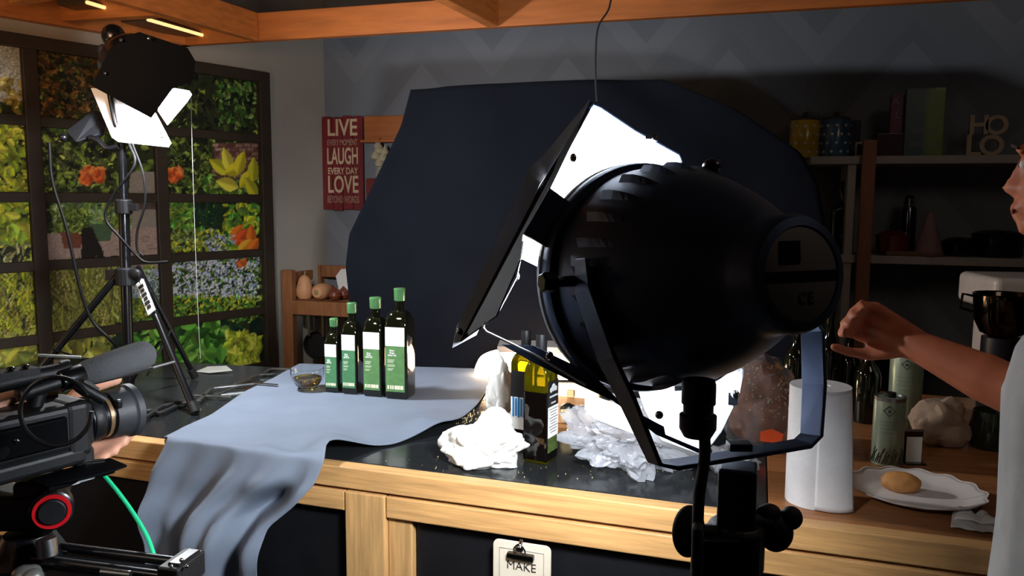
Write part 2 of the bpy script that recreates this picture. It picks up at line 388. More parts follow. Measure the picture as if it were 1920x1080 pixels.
for x, y, a in ((410, 312, 2.6), (425, 300, 1.9), (440, 318, .3), (462, 335, .8), (425, 345, 2.9), (470, 352, 2.2), (450, 305, 1.2), (474, 318, 1.5)):
    cx, cy = w2i(x, y); leaf(cx, cy, 13, 6.5, a, random.choice([(222, 206, 40), (200, 195, 40), (235, 215, 70)]))
fillp([(243, 322), (298, 322), (298, 440), (235, 440)], (150, 140, 128), .04); fillp([(245, 378), (292, 378), (292, 392), (245, 392)], (80, 66, 56))
leaves((100, 380, 245, 425), 300, (9, 24), .4, G1 + SG); fillp([(60, 440), (310, 425), (310, 520), (60, 520)], (176, 150, 138), .06)
for i in range(40):
    x = rg.uniform(80, 300); y = rg.uniform(445, 515); fillp([(x, y), (x + 18, y - 3), (x + 18, y - 1.5), (x, y + 1.5)], (140, 112, 100), .05)
fillp([(166, 420), (212, 420), (205, 452), (175, 452)], (70, 98, 66), .05); fillp([(112, 435), (155, 435), (150, 466), (118, 466)], (118, 62, 42), .06)
leaves((100, 395, 160, 435), 90, (9, 20), .35, G1)
fillp([(153, 428), (172, 426), (180, 445), (192, 470), (196, 488), (150, 488), (152, 460), (150, 440)], (18, 14, 14), .05); fillp([(190, 484), (220, 478), (221, 484), (192, 490)], (18, 14, 14), .05)
leaves((-300, 375, 62, 460), 520, (12, 30), .6, YG + [(140, 175, 50)]); leaves((-300, 455, 66, 505), 200, (12, 30), .2, [(190, 190, 120), (150, 150, 90), (120, 110, 70)])
leaves((315, 378, 400, 430), 240, (10, 24), .45, G1 + BG); leaves((315, 430, 440, 470), 320, (5, 12), .6, YG + SG); leaves((365, 375, 445, 425), 240, (10, 22), .5, [(20, 42, 26), (30, 56, 32)])
leaves((420, 385, 482, 470), 170, (12, 26), .6, YG + BG); 
for x, y in ((443, 436), (452, 444), (462, 452), (470, 440), (458, 462), (474, 462)):
    cx, cy = w2i(x, y); leaf(cx, cy, 11, 6, rg.uniform(0, 3), random.choice([(236, 110, 30), (225, 80, 30), (240, 160, 40)]))
leaves((315, 480, 482, 600), 900, (7, 18), .4, BG + G1 + DK); leaves((205, 500, 305, 610), 600, (7, 18), .4, G1 + SG)
leaves((322, 478, 484, 560), 850, (3.5, 8.5), .8, [(200, 212, 240), (222, 230, 248), (175, 190, 228)]); leaves((215, 505, 305, 560), 520, (3, 6), .8, BL + [(150, 165, 170)]); leaves((385, 440, 440, 482), 160, (3, 6), .8, BL)
leaves((315, 555, 482, 605), 420, (6, 14), .45, BG + YG)
leaves((-300, 500, 95, 640), 900, (25, 60), .09, YG + [(150, 140, 50), (110, 100, 40), (200, 190, 110)], (.7, 2.4)); leaves((90, 500, 225, 640), 800, (22, 55), .1, [(150, 155, 60), (120, 125, 45), (170, 165, 90), (90, 95, 40)], (.9, 2.5))
leaves((225, 560, 305, 625), 400, (6, 14), .5, G1 + SG + YG)
leaves((-300, 640, 240, 740), 420, (26, 52), .5, [(170, 165, 60), (140, 145, 50), (110, 120, 50), (190, 190, 90)]); leaves((225, 610, 490, 700), 120, (40, 60), .6, [(20, 40, 28), (26, 52, 34)])
leaves((235, 605, 420, 690), 130, (28, 52), .5, BG); leaves((425, 625, 486, 690), 160, (14, 28), .6, [(190, 200, 50), (150, 175, 40), (210, 215, 70)])
for x, y, n_ in ((170, 330, 16), (325, 328, 12), (452, 494, 4)):
    for _ in range(n_ * 2):
        cx, cy = w2i(x + rg.uniform(-n_, n_) * 1.2, y + rg.uniform(-n_, n_) * .75); leaf(cx, cy, rg.uniform(3, 6), 3, rg.uniform(0, 3), random.choice([(230, 105, 40), (205, 80, 30), (240, 130, 60)]))
img = np.clip(img, 0, 1) * .9 + .05
lim = np.where(img <= .04045, img / 12.92, ((img + .055) / 1.055) ** 2.4)
me = bpy.data.meshes.new('garden_picture'); gx, gy = np.meshgrid(np.arange(W_), np.arange(H_))
co = np.stack([gx * PX - 2.475, gy * PX + .02, np.full(gx.shape, zdir * .005)], -1).reshape(-1, 3).astype(np.float32)
idx = (gy[:-1, :-1] * W_ + gx[:-1, :-1]).ravel(); fc = np.stack([idx, idx + 1, idx + 1 + W_, idx + W_], 1)
me.vertices.add(len(co)); me.vertices.foreach_set('co', co.ravel()); me.loops.add(fc.size); me.loops.foreach_set('vertex_index', fc.ravel().astype(np.int32))
me.polygons.add(len(fc)); me.polygons.foreach_set('loop_start', np.arange(0, fc.size, 4, dtype=np.int32)); me.polygons.foreach_set('loop_total', np.full(len(fc), 4, np.int32)); me.update(calc_edges=True)
at_ = me.color_attributes.new('print', 'FLOAT_COLOR', 'POINT'); at_.data.foreach_set('color', np.concatenate([lim.reshape(-1, 3), np.ones((W_ * H_, 1))], 1).astype(np.float32).ravel())
m = bpy.data.materials.new('printed garden poster'); m.use_nodes = True; nt = m.node_tree; bs = nt.nodes['Principled BSDF']; bs.inputs['Roughness'].default_value = .45; bs.inputs['Specular IOR Level'].default_value = .25
an = nt.nodes.new('ShaderNodeAttribute'); an.attribute_name = 'print'; nt.links.new(an.outputs['Color'], bs.inputs['Base Color']); me.materials.append(m)
o = bpy.data.objects.new('garden_picture', me); COL.objects.link(o); o.parent = win; o['label'] = 'printed garden picture with flowers, pots and a black cat'
# ================================================================== COUNTER
RZC = math.atan2(1.534 - 1.590, .421 + 1.4)              # the counter stands slightly turned
FO = V((-1.4, 1.590, 0)); FX = V((math.cos(RZC), math.sin(RZC), 0)); FN = V((FX.y, -FX.x, 0))   # FN points to the camera
ctr = thing('kitchen_counter', 'long kitchen counter with pale oak front frame, black panels and black granite top', 'counter', FO, RZC)
FP = FO + FN * .04                                        # front face plane of the oak boards
def cx(x, y, off=0):                                      # pixel on the front plane -> local x, z
    p = onp(x, y, FP + FN * off, FN); return (p - FO).dot(FX), p.z
def cb(name, x0, x1, z0, z1, y0=-.04, y1=-.01, m_=woodX, bev=.003, l=None):
    o = MB().box(((x0 + x1) / 2, (y0 + y1) / 2, (z0 + z1) / 2), (x1 - x0, y1 - y0, z1 - z0)).build(name, m_, ctr, bevel=bev)
    if l: o['label'] = l
    return o
XL, XR = -1.05, 2.35
xs_ = cx(1440, 940)[0]
inv = ctr.matrix_basis.inverted()
def cl(p): return inv @ V(p)
# granite slab (front straight, back edge from the photograph)
bk = [V((-2.47, 2.31, .9)), V((-1.99, 2.37, .9)), V((-1.6, 2.40, .9)), V((-.8, 2.62, .9))]
q = MB().plate([(XL, 0, .9), (xs_, 0, .9), cl((.05, 2.70, .9))] + [cl(p) for p in reversed(bk)], .03, (0, 0, 1)).build('granite_top', stone, ctr, bevel=.002)
q = MB().plate([(xs_ + .002, 0, .9), (XR, 0, .9), (XR, 1.15, .9), cl((.052, 2.70, .9))], .03, (0, 0, 1)).build('butcher_block_top', butcher, ctr, bevel=.002); q['label'] = 'brown wooden worktop at the right end'
cb('edge_board', XL, XR, .852, .900, -.04, -.001, l='pale oak edge board under the worktop')
post0, post1 = cx(648, 960)[0], cx(722, 960)[0]; st1 = cx(768, 980)[0]
lp0, lp1 = cx(-160, 1000)[0], cx(17, 1000)[0]
ra0, ra1 = cx(1560, 1060)[0], cx(1640, 1060)[0]
cb('apron_board', XL, lp0, .797, .845); cb('apron_board', lp1, post0 - .002, .800, .845); cb('apron_board', post1 + .002, ra0 + .9, .797, .845)
cb('front_post', post0, post1, .0, .846, -.043, -.01, woodZ); cb('front_post', lp0, lp1, .0, .846, -.043, -.01, woodZ)
cb('door_stile', post1 + .001, st1, .0, .796, -.028, .0, woodZ)
cb('rear_panel', XL, XR, .02, .86, .001, .02, blackpanel, 0)
cb('black_panel', lp1 + .003, post0 - .003, .1, .799, -.016, .0, blackpanel, .001); cb('black_panel', st1 + .003, ra0 + .9, .1, .796, -.012, .0, blackpanel, .001)
cb('front_post', ra0 + .9, ra0 + 1.0, .0, .846, -.043, -.01, woodZ)
cb('plinth', XL, XR, 0, .1, -.005, .03, blackpanel, 0)
q = MB().plate([(XL + .02, .05, .87), (XR - .02, .05, .87), (XR - .02, 1.1, .87), cl((-.8, 2.58, .87)), cl((-2.4, 2.28, .87))], .86, (0, 0, 1)).build('carcass', blackpanel, ctr)

# --- clipboard
cpo = onp(978, 1018, FO + FN * .045, FN)
clp = thing('clipboard', 'cream clipboard sign with chrome bulldog clip hanging on the black counter panel', 'sign', cpo, RZC + R(-.5))
MT = Matrix.Translation
b = MB(); w_, h_ = .125, .17; rr = .012
pts = []
for cx_, cz_, a0 in ((w_ / 2 - rr, -rr, 0), (-w_ / 2 + rr, -rr, 90), (-w_ / 2 + rr, -h_ + rr, 180), (w_ / 2 - rr, -h_ + rr, 270)):
    for k in range(5): a = R(a0 + k * 22.5); pts.append((cx_ + rr * math.cos(a), 0, cz_ + rr * math.sin(a)))
b.plate(pts, .006, (0, -1, 0)).build('board', mat('cream board', (222, 210, 190), .55), clp, bevel=.0015)
b = MB()
for a_, c_ in (((-.048, -.016), (.048, -.016)), ((.048, -.016), (.048, -.15)), ((-.048, -.15), (-.048, -.016))): b.beam((a_[0], -.0005, a_[1]), (c_[0], -.0005, c_[1]), .0009, .001, (0, 1, 0))
b.build('printed_border', mat('soft grey print', (150, 146, 138), .7), clp)
b = MB().box((0, -.006, -.026), (.058, .012, .013)); b.build('clip_jaw', mat('dark chrome', (120, 120, 122), .2, metal=1), clp, bevel=.003)
b = MB().tube(bez([(-.012, -.009, -.02), (-.011, -.016, -.006), (0, -.018, .004), (.011, -.016, -.006), (.012, -.009, -.02)]), .0018, 8); b.ball((0, -.015, -.006), (.009, .006, .009)); b.tube([(0, -.008, .0), (0, .0, .006)], .004)
b.build('clip_handle', chrome, clp, smooth=True)
mm = clp.matrix_basis @ Matrix(((1, 0, 0, 0), (0, 0, -1, -.0012), (0, 1, 0, -.051), (0, 0, 0, 1)))
textmesh('MAKE', .026, .0004, 'lettering', inkM, clp, mm, width=.062, bold=-.0003)

# ================================================================== GREY CLOTH
def clothz(p, k=1):
    return .9040 + k * (.0018 * (1 + nz(p.x * 5, p.y * 5, 3)) + .0008 * nz(p.x * 14, p.y * 14, 1))
LB = [onz(560, 684), onz(510, 712), onz(455, 738), onz(395, 780), onz(340, 805), onz(316, 819)]
RB = [onz(925, 694), onz(922, 722), onz(898, 762), onz(850, 803), onz(742, 836), onz(614, 857)]
LH = [(0, onp(316, 819, FP + FN * .042, FN)), (.25, onp(292, 880, FP + FN * .06, FN)), (.5, onp(276, 950, FP + FN * .075, FN)), (.75, onp(274, 1030, FP + FN * .08, FN)), (1, onp(276, 1290, FP + FN * .08, FN))]
RH = [(0, onp(614, 858, FP + FN * .042, FN)), (.12, onp(597, 905, FP + FN * .055, FN)), (.3, onp(560, 945, FP + FN * .07, FN)), (.45, onp(510, 985, FP + FN * .08, FN)), (.6, onp(500, 1040, FP + FN * .08, FN)), (1, onp(480, 1290, FP + FN * .08, FN))]
def interp(L, t):
    t *= len(L) - 1; i = min(int(t), len(L) - 2); return L[i].lerp(L[i + 1], t - i)
def plv(L, t):
    for a, b_ in zip(L, L[1:]):
        if t <= b_[0]: return a[1].lerp(b_[1], (t - a[0]) / (b_[0] - a[0]))
    return L[-1][1]
def cloth(u, v):
    T = .56
    if v < T:
        t = v / T; a = interp(LB, t); c = interp(RB, t); p = a.lerp(c, u)
        e = min(1, (1 - t) * 12)
        z = clothz(p, .5 + .5 * e)
        # creases gathered toward the right front edge
        cr = max(0, u - .45) * max(0, t - .35) * 3.2
        z += cr * .020 * (1 + math.sin(u * 9 - t * 22 + 2 * nz(p.x * 4, p.y * 4)))
        if u < .5 and t > .88: z += 0
        d = (p - V((-.80, 1.86, .9))).length; z += .014 * math.exp(-(d / .035) ** 2)
        if u in (0, 1) : z -= .0025
        p = V((p.x, p.y, z)); p += FN * (.035 * max(0, (t - .9) / .1))
        return p
    t = (v - T) / (1 - T); a = plv(LH, t); c = plv(RH, t); p = a.lerp(c, u)
    f = min(1, t * 2.2)
    fold = .028 * f * math.sin(u * 13 + 2.0 * t + 1.5 * nz(u * 2, t * 2)) + .016 * f * math.sin(u * 27 + 5 * t) + .02 * f * nz(u * 3, t * 4, 7)
    swag = .03 * math.exp(-((u - .8) / .22) ** 2) * math.sin(min(1, t * 1.5) * 9) * f
    p = p + FN * (fold + swag)
    if t < .12: p += V((0, 0, .006 * (1 - t / .12)))
    return p
b = MB().grid(cloth, 110, 150)
gc = b.build('grey_cloth', fabricgrey, smooth=True)
q = gc.modifiers.new('s', 'SMOOTH'); q.iterations = 10; q.factor = .5
q = gc.modifiers.new('t', 'SOLIDIFY'); q.thickness = .0022; q.offset = 0
tag(gc, 'slate grey cotton cloth under the green capped bottles, hanging over the counter front', 'cloth')
bpy.data.objects['grey_cloth'].data.polygons.foreach_set('use_smooth', [True] * len(bpy.data.objects['grey_cloth'].data.polygons))

# ================================================================== BLACK BACKDROP
YD = 2.80
LD = [(0, ony(770, 168, YD)), (.09, ony(752, 235, YD)), (.22, ony(700, 345, YD)), (.36, ony(655, 440, YD)), (.45, ony(648, 500, YD)), (.55, ony(655, 575, YD)), (.7, ony(690, 660, YD)), (1, V((ony(700, 690, YD).x, YD, .0)))]
RD = [(0, ony(1245, 150, YD)), (.09, ony(1380, 205, YD)), (.22, ony(1500, 285, YD)), (.36, ony(1535, 345, YD)), (.5, ony(1552, 450, YD)), (.7, ony(1556, 600, YD)), (1, V((ony(1556, 700, YD).x, YD, .0)))]
def drop(u, v):
    a = plv(LD, v); c = plv(RD, v); p = a.lerp(c, u)
    p.z = max(p.z + .012 * math.sin(u * 3.1) * (1 - v), .004)
    f = .25 + v
    p.y += .03 * f * math.sin(u * 17 + nz(u * 2, v) * 2) + .02 * f * nz(u * 9, v * 2.5) + .05 * v * math.sin(u * 7)
    return p
b = MB().grid(drop, 90, 70)
o = tag(b.build('black_backdrop', fabricblk, smooth=True, solid=.003), 'large black cloth backdrop hung behind the counter and behind the oil bottles', 'backdrop')
o.data.polygons.foreach_set('use_smooth', [True] * len(o.data.polygons))
st_ = thing('backdrop_stand', 'black crossbar stand carrying the black cloth backdrop', 'stand', (-.45, YD + .05, 0))
b = MB().tube([(-.62, 0.03, 1.84), (.22, .03, 1.84)], .014, 12); b.build('crossbar', gloss, st_, smooth=True)
for x_ in (-.55, .15):
    MB().tube([(x_, .03, .02), (x_, .03, 1.83)], .012, 10).build('upright', gloss, st_, smooth=True)
    b = MB(); b.beam((x_ - .02, .03, .015), (x_ + .02, .03, .015), .4, .02); b.build('base_foot', gloss, st_)

# ================================================================== BOTTLES
def rsq(h, r, n=5):
    """rounded square outline"""
    out = []
    for sx, sy, a0 in ((1, 1, 0), (-1, 1, 90), (-1, -1, 180), (1, -1, 270)):
        for k in range(n + 1): a = R(a0 + 90 * k / n); out.append((sx * (h - r) + r * math.cos(a), sy * (h - r) + r * math.sin(a)))
    return out
def sqbottle(W, H, shoulder, neckr, neckH):
    """square bottle: half width W, body to shoulder, rounded shoulder, neck"""
    secs = []; h = W
    for z, k in ((0, .93), (.003, .98), (.008, 1)): secs.append((z, h * k, h * .22 * k))
    sh = neckH - shoulder
    secs.append((shoulder, h, h * .22))
    for i in range(1, 9):
        a = i / 8 * PI / 2; hh = neckr + (h - neckr) * (math.cos(a) ** .8); secs.append((shoulder + sh * math.sin(a) ** 1.1, hh, min(hh, h * .22 + (neckr) * (i / 8) * 1.1 if i < 8 else hh)))
    secs.append((neckH + .001, neckr, neckr)); secs.append((H, neckr, neckr))
    m_ = MB(); n = 24; vs = []; fs = []
    for z, hh, r_ in secs: vs += [(x, y, z) for x, y in rsq(hh, min(r_, hh * .999))]
    for i in range(len(secs) - 1):
        for k in range(n): fs.append((i * n + k, i * n + (k + 1) % n, (i + 1) * n + (k + 1) % n, (i + 1) * n + k))
    fs += [tuple(range(n - 1, -1, -1)), tuple((len(secs) - 1) * n + k for k in range(n))]
    return m_.add(vs, fs)
def oil_bottle(px_, py, W, H, label, gm):
    p = onz(px_, py, .909); t = thing('oil_bottle', label, 'bottle', (p.x, p.y, .9095), R(2), 'dark oil bottles with green labels')
    h = W / 2; nr = W * .19 if W > .06 else W * .23; sh = H * .66; nk = H * .80
    sqbottle(h, H - .012, sh, nr, nk).build('glass_body', oilglass, t, smooth=True)
    c_h = H * .115
    MB().lathe([(nr * 1.12, H - c_h), (nr * 1.22, H - c_h + .002), (nr * 1.25, H - .008), (nr * 1.3, H - .006), (nr * 1.3, H - .002), (nr * 1.15, H)], 24).build('cap', capgreen, t, smooth=True)
    z0, z1 = H * .065, H * .655; zs = z1 - (z1 - z0) * .29; lw = W * .42
    MB().box((-W * .02, -h - .0004, (z0 + zs) / 2), (lw * 2, .0012, zs - z0)).build('green_label', gm, t)
    MB().box((-W * .02, -h - .0006, (zs + z1) / 2), (lw * 2.04, .0016, z1 - zs)).build('white_label', labelW, t)
    FR = t.matrix_basis @ Matrix(((1, 0, 0, 0), (0, 0, -1, -h - .0014), (0, 1, 0, 0), (0, 0, 0, 1)))
    s_ = W
    txt = 'Extra\nVirgin\nOlive Oil'
    o = textmesh(txt, s_ * .10, .0001, 'lettering', labelW, t, FR @ MT(V((-lw * .36, zs - (zs - z0) * .15, 0))), bold=.0003)
    b = MB()
    zz = zs - (zs - z0) * .30
    for k, ww in enumerate((.75, .68, .6, 0, .8, .72, 0, .62, .5)):
        if ww: b.box((-lw * .82 + lw * ww * .5, -h - .0014, zz - k * (zs - z0) * .028), (lw * ww, .0004, (zs - z0) * .013))
    b.build('small_print', mat('pale print', (205, 215, 190), .7), t)
    b = MB(); zb = z0 + (zs - z0) * .055; hh_ = (zs - z0) * .085
    for k, (x_, ww) in enumerate(((-.78, .2), (-.5, .16), (-.28, .16), (.02, .26), (.32, .28), (.66, .3))):
        b.box((lw * x_ + .0, -h - .0014, zb + hh_ / 2), (lw * ww, .0005, hh_))
    b.build('logo_blocks', mat('cream print', (226, 224, 196), .7), t)
    return t
oil_bottle(751, 743, .070, .322, 'largest dark square oil bottle with green cap, rightmost of the row', labelG)
oil_bottle(706, 739, .060, .292, 'second largest dark oil bottle with green cap, left of the largest one', labelG)
oil_bottle(662, 735, .050, .272, 'slim dark oil bottle with green cap, between the smallest and the second largest', labelGb)
oil_bottle(628, 732, .044, .222, 'smallest dark oil bottle with green cap, beside the glass bowl of oil', labelGb)

# bowl of oil
clearg = mat('clear glass', (245, 250, 250), .02, trans=1, ior=1.45)
p = onz(577, 730, .908); bw = thing('glass_bowl', 'small clear glass bowl half filled with golden oil on the grey cloth', 'bowl', (p.x, p.y, .9085))
MB().lathe([(.0, .002), (.026, .0), (.030, .004), (.028, .008), (.036, .016), (.0475, .036), (.0505, .05), (.050, .066), (.049, .0665), (.048, .05), (.045, .036), (.034, .0185), (.024, .0105), (0, .0095)], 40).build('bowl_glass', clearg, bw, smooth=True)
oilM = mat('golden olive oil', (236, 186, 60), .03, trans=1, ior=1.47)
MB().lathe([(0, .0097), (.0238, .0107), (.0338, .0187), (.0440, .0355), (.0440, .0358), (0, .0358)], 40).build('oil', oilM, bw, smooth=True)

# main bottle with black label
amber = mat('olive glass with oil', (120, 112, 12), .03, trans=.85, ior=1.3)
p = onz(1013, 862, .9); 
def label_bottle(loc, rz, W, H, label, liquid=True, name='square_oil_bottle'):
    t = thing(name, label, 'bottle', loc, rz); h = W / 2
    sqbottle(h, H - .012, H * .70, W * .18, H * .81).build('glass_body', oilglass if not liquid else amber, t, smooth=True)
    MB().lathe([(W * .2, H - .052), (W * .215, H - .05), (W * .215, H - .008), (W * .2, H)], 24).build('cap', matblk, t, smooth=True)
    return t
t = label_bottle((p.x, p.y, .9005), R(-12), .060, .290, 'square oil bottle with black cap and black crest label at the counter edge')
h = .030
MB().box((0, 0, .085), (.0612, .0612, .165)).build('dark_oil_wrap', mat('near black glass', (8, 5, 4), .06, coat=.5), t, bevel=.006)
# label on the +x... faces the camera to the right: local -y face after turn
def side_label(t, side, off, z0, z1, m_, W=.050, name='label', th=.0008):
    if side == 'x': return MB().box((off, 0, (z0 + z1) / 2), (th, W, z1 - z0)).build(name, m_, t)
    return MB().box((0, -off, (z0 + z1) / 2), (W, th, z1 - z0)).build(name, m_, t)
side_label(t, 'x', h + .0012, .026, .060, mat('olive grove print', (70, 88, 40), .6, noise=.5, nscale=90), name='picture_band')
side_label(t, 'x', h + .0012, .060, .130, labelW, name='white_text_panel')
side_label(t, 'x', h + .0012, .130, .188, mat('black label', (20, 20, 22), .5), name='black_label')
b = MB()
for k in range(9): b.box((h + .002, 0, .124 - k * .0066), (.0003, .044 - .008 * (k % 3), .002))
b.build('small_print', mat('grey print', (110, 112, 112), .7), t)
b = MB(); b.ball((h + .0016, 0, .172), (.0008, .010, .009)); b.ball((h + .0016, -.012, .168), (.0008, .006, .006)); b.ball((h + .0016, .012, .168), (.0008, .006, .006)); b.box((h + .002, 0, .153), (.0004, .040, .004)); b.box((h + .002, 0, .138), (.0004, .022, .003))
b.build('crest_print', mat('silver print', (190, 192, 195), .5), t)
p2 = onz(985, 822, .9); t = label_bottle((p2.x, p2.y, .9005), R(-12), .058, .272, 'square oil bottle with blue lettering mostly behind the black crest bottle')
MB().box((0, 0, .074), (.0590, .0590, .142)).build('dark_oil_wrap', _mc['near black glass'], t, bevel=.006)
side_label(t, 'y', .0300, .03, .11, labelW, name='white_text_panel'); side_label(t, 'y', .0300, .11, .175, _mc['black label'], name='black_label')
b = MB()
for k in range(6): b.box((-.018 + k * .0075, -.0308, .085), (.005, .0004, .05 - .006 * (k % 2)))
b.build('blue_print', mat('blue print', (20, 120, 190), .6), t)

# ================================================================== CLUTTER
def crumple(name, label, cat, c, r, seed, m_, amp=.3, sub=4, group=None, fr_=2.2, lumps=None, flat=True, hf=.05):
    bm = bmesh.new(); bmesh.ops.create_icosphere(bm, subdivisions=sub, radius=1)
    for v in bm.verts:
        d = v.co.normalized(); k = 1 + amp * mnoise.noise(d * fr_ + V((seed, 0, 0))) + amp * .6 * abs(mnoise.noise(d * fr_ * 1.9 + V((0, seed, 0)))) - hf * abs(mnoise.noise(d * fr_ * 4 + V((0, 0, seed)))) 
        if lumps:
            for ld, lr, la in lumps: k += la * max(0, 1 - (d - V(ld).normalized()).length / lr)
        v.co = V((d.x * r[0] * k, d.y * r[1] * k, d.z * r[2] * k))
    zmin = -r[2] * .8
    for v in bm.verts: v.co.z = max(v.co.z, zmin) - zmin
    me = bpy.data.meshes.new(name); bm.to_mesh(me); bm.free(); me.materials.append(m_)
    me.polygons.foreach_set('use_smooth', [True] * len(me.polygons)); 
    if flat:
        try: me.set_sharp_from_angle(angle=R(28))
        except Exception: pass
    o = bpy.data.objects.new(name, me); COL.objects.link(o); o.location = c; return tag(o, label, cat, group)
p = onz(905, 868, .9); p.z = .901
crumple('crumpled_tissue', 'large crumpled white paper tissue lying at the counter edge left of the crest bottle', 'tissue', p, (.080, .06, .050), 3.3, paperW, .5, 5, flat=False, hf=.09, lumps=[((-1, -.2, .1), .5, .55), ((.35, 0, 1), .5, .6), ((.9, -.2, .6), .4, .4)], fr_=1.7)
p = onz(938, 775, .9); p.z = .901
crumple('twisted_tissue', 'tall twisted white paper towel standing behind the crumpled tissue', 'tissue', p, (.036, .03, .078), 9.1, paperW, .4, 5, flat=False, hf=.08, lumps=[((0, 0, 1), .5, .35)], fr_=2.0)
bagM = mat('thin clear plastic', (186, 190, 198), .14, bump=.8, bscale=40, spec=1, alpha=.46)
p = onz(1188, 876, .9); p.z = .901
crumple('plastic_bag', 'crumpled clear plastic bag sprawled in front of the cutting board', 'bag', p, (.120, .080, .072), 5.2, bagM, .55, 5, hf=.24, flat=True, lumps=[((-1, .2, .3), .6, .5)], fr_=2.4)
p = onz(1372, 888, .9); p.z = .901
crumple('plastic_bag', 'small clear plastic bag behind the lamp post', 'bag', p, (.05, .045, .035), 8.7, bagM, .4, 4, flat=False, hf=.12)
# cutting board
p = onz(1130, 800, .9); cbd = thing('cutting_board', 'oiled wooden cutting board lit warm behind the plastic bag', 'cutting board', (p.x + .02, p.y + .04, .9005), R(-4))
MB().box((0, 0, .011), (.40, .30, .022)).build('board', mat('honey wood board', (176, 122, 72), .45, noise=.25, nscale=7, stretch=(1, 10, 10)), cbd, bevel=.005)
MB().box((.0, -.13, .0225), (.36, .006, .002)).build('juice_groove', mat('darker groove', (120, 78, 44), .6), cbd)
cheese = mat('pale cheese', (232, 206, 150), .6, bump=.2, sss=.05)
for i, (x, y, s_, lb) in enumerate(((1070, 745, .022, 'pale bread cube at the back of the cutting board'), (1107, 790, .024, 'pale bread cube nearest the lamp yoke on the cutting board'), (1062, 790, .030, 'larger pale bread cube beside the dark lid piece'), (908, 782, .016, 'small pale crust behind the tall twisted towel'))):
    p = onz(x, y, .923 if i < 3 else .9); o = MB().box((0, 0, s_ / 2), (s_, s_ * .9, s_ * .95), rz=i).build('bread_cube', cheese, None, bevel=.003); o.location = p + V((0, 0, .0005)); tag(o, lb, 'bread', 'bread cubes')
p = onz(1062, 778, .923); crumple('olive_tapenade', 'dark olive lump on the cutting board', 'food', (p.x, p.y + .02, .9235), (.022, .018, .014), 2, mat('black olive', (30, 26, 24), .35), .2, 3)
b = MB()
for i in range(240):
    x = rg.normal(885, 34); y = rg.normal(785, 30); 
    if y < 735 or x < 850 + (800 - y) * .9: continue
    p = onz(x, y, .9); s_ = rg.uniform(.0008, .0028); b.box((p.x, p.y, .9004 + s_ / 2), (s_, s_ * 1.2, s_), rz=rg.uniform(0, 3))
for i in range(60):
    p = onz(rg.uniform(640, 1300), rg.uniform(860, 900), .9); s_ = rg.uniform(.0006, .0016)
    if (p - FO).dot(FN) > -.01: continue
    b.box((p.x, p.y, .9004 + s_ / 2), (s_, s_, s_))
tag(b.build('breadcrumbs', cheese), 'pale breadcrumbs scattered on the black granite', 'crumbs', kind='stuff')
# glowing low lamp
p = onz(992, 720, .9); lm = thing('worklight', 'low white lampshade glowing warm at the back of the counter behind the tissue', 'lamp', (p.x, p.y + .10, .9025), R(14))
def dome(u, v):
    a = (u - .5) * PI; r_ = .205; k = min(1, v * 4); return V((r_ * k * math.sin(a), -.05 + .10 * max(0, v - .25) / .75, .003 + .088 * k * max(0, math.cos(a)) ** .5))
MB().grid(dome, 28, 8).build('shade', mat('warm translucent shade', (250, 225, 200), .5, emit=12, emitc=(255, 214, 170)), lm, smooth=True, solid=.003)
MB().box((0, 0, .0035), (.40, .10, .004)).build('base', paperW, lm, bevel=.002)
MB().box((0, -.0, .102), (.26, .125, .02)).build('hood', mat('grey shade top', (150, 142, 138), .6), lm, bevel=.003)
light('worklight_bulb', 'POINT', (p.x + .04, p.y - .05, .99), (0, 0, 0), 2.2, (1, .74, .5), .03)

# left clutter: metal racks, wrapper, tripod cables
def rack(label, pts_list, r=.003, z=.905):
    c = onz(*pts_list[0][0], z); t = thing('wire_rack', label, 'rack', (c.x, c.y, .9005), 0, 'folded metal racks')
    for pts in pts_list:
        q = [V(onz(x, y, z)) for x, y in pts]; 
        for a_, b__ in zip(q, q[1:]): MB().beam(a_, b__, r * 4, r * 1.6).build('bar', steel, t, world=True, bevel=.0008)
    return t
rack('folded silver metal rack with white bar beside the light stand leg', [[(398, 727), (477, 719), (520, 722)], [(358, 741), (432, 744)], [(372, 752), (398, 727)], [(360, 741), (345, 756)], [(405, 741), (440, 727)]], z=.912)
rack('silver metal rack half under the grey cloth near its back corner', [[(507, 691), (552, 693)], [(457, 714), (487, 702), (512, 701)], [(440, 720), (470, 711)], [(507, 691), (490, 703)]], z=.908)
p = onz(405, 697, .9); o = MB().plate([(-.055, -.03, .004), (.01, -.045, .007), (.07, .0, .010), (.02, .035, .016), (-.045, .02, .012)], .0015).build('plastic_wrapper', mat('frosted plastic', (190, 190, 180), .3, alpha=.8), None, bevel=.0005)
o.location = (p.x, p.y, .9005); tag(o, 'flat frosted plastic wrapper lying on the granite beside the light stand', 'wrapper')
for pts, lb in (([(345, 752), (315, 760), (300, 765), (262, 790), (235, 800)], 'thick black cable lying on the granite behind the camcorder lens'), ([(330, 762), (300, 775), (285, 770), (250, 776)], 'thin black cable coiled behind the camcorder lens')):
    o = MB().tube(bez([onz(x, y, .909) for x, y in pts], 6), .006, 8).build('cable', rubber, None, smooth=True); tag(o, lb, 'cable')
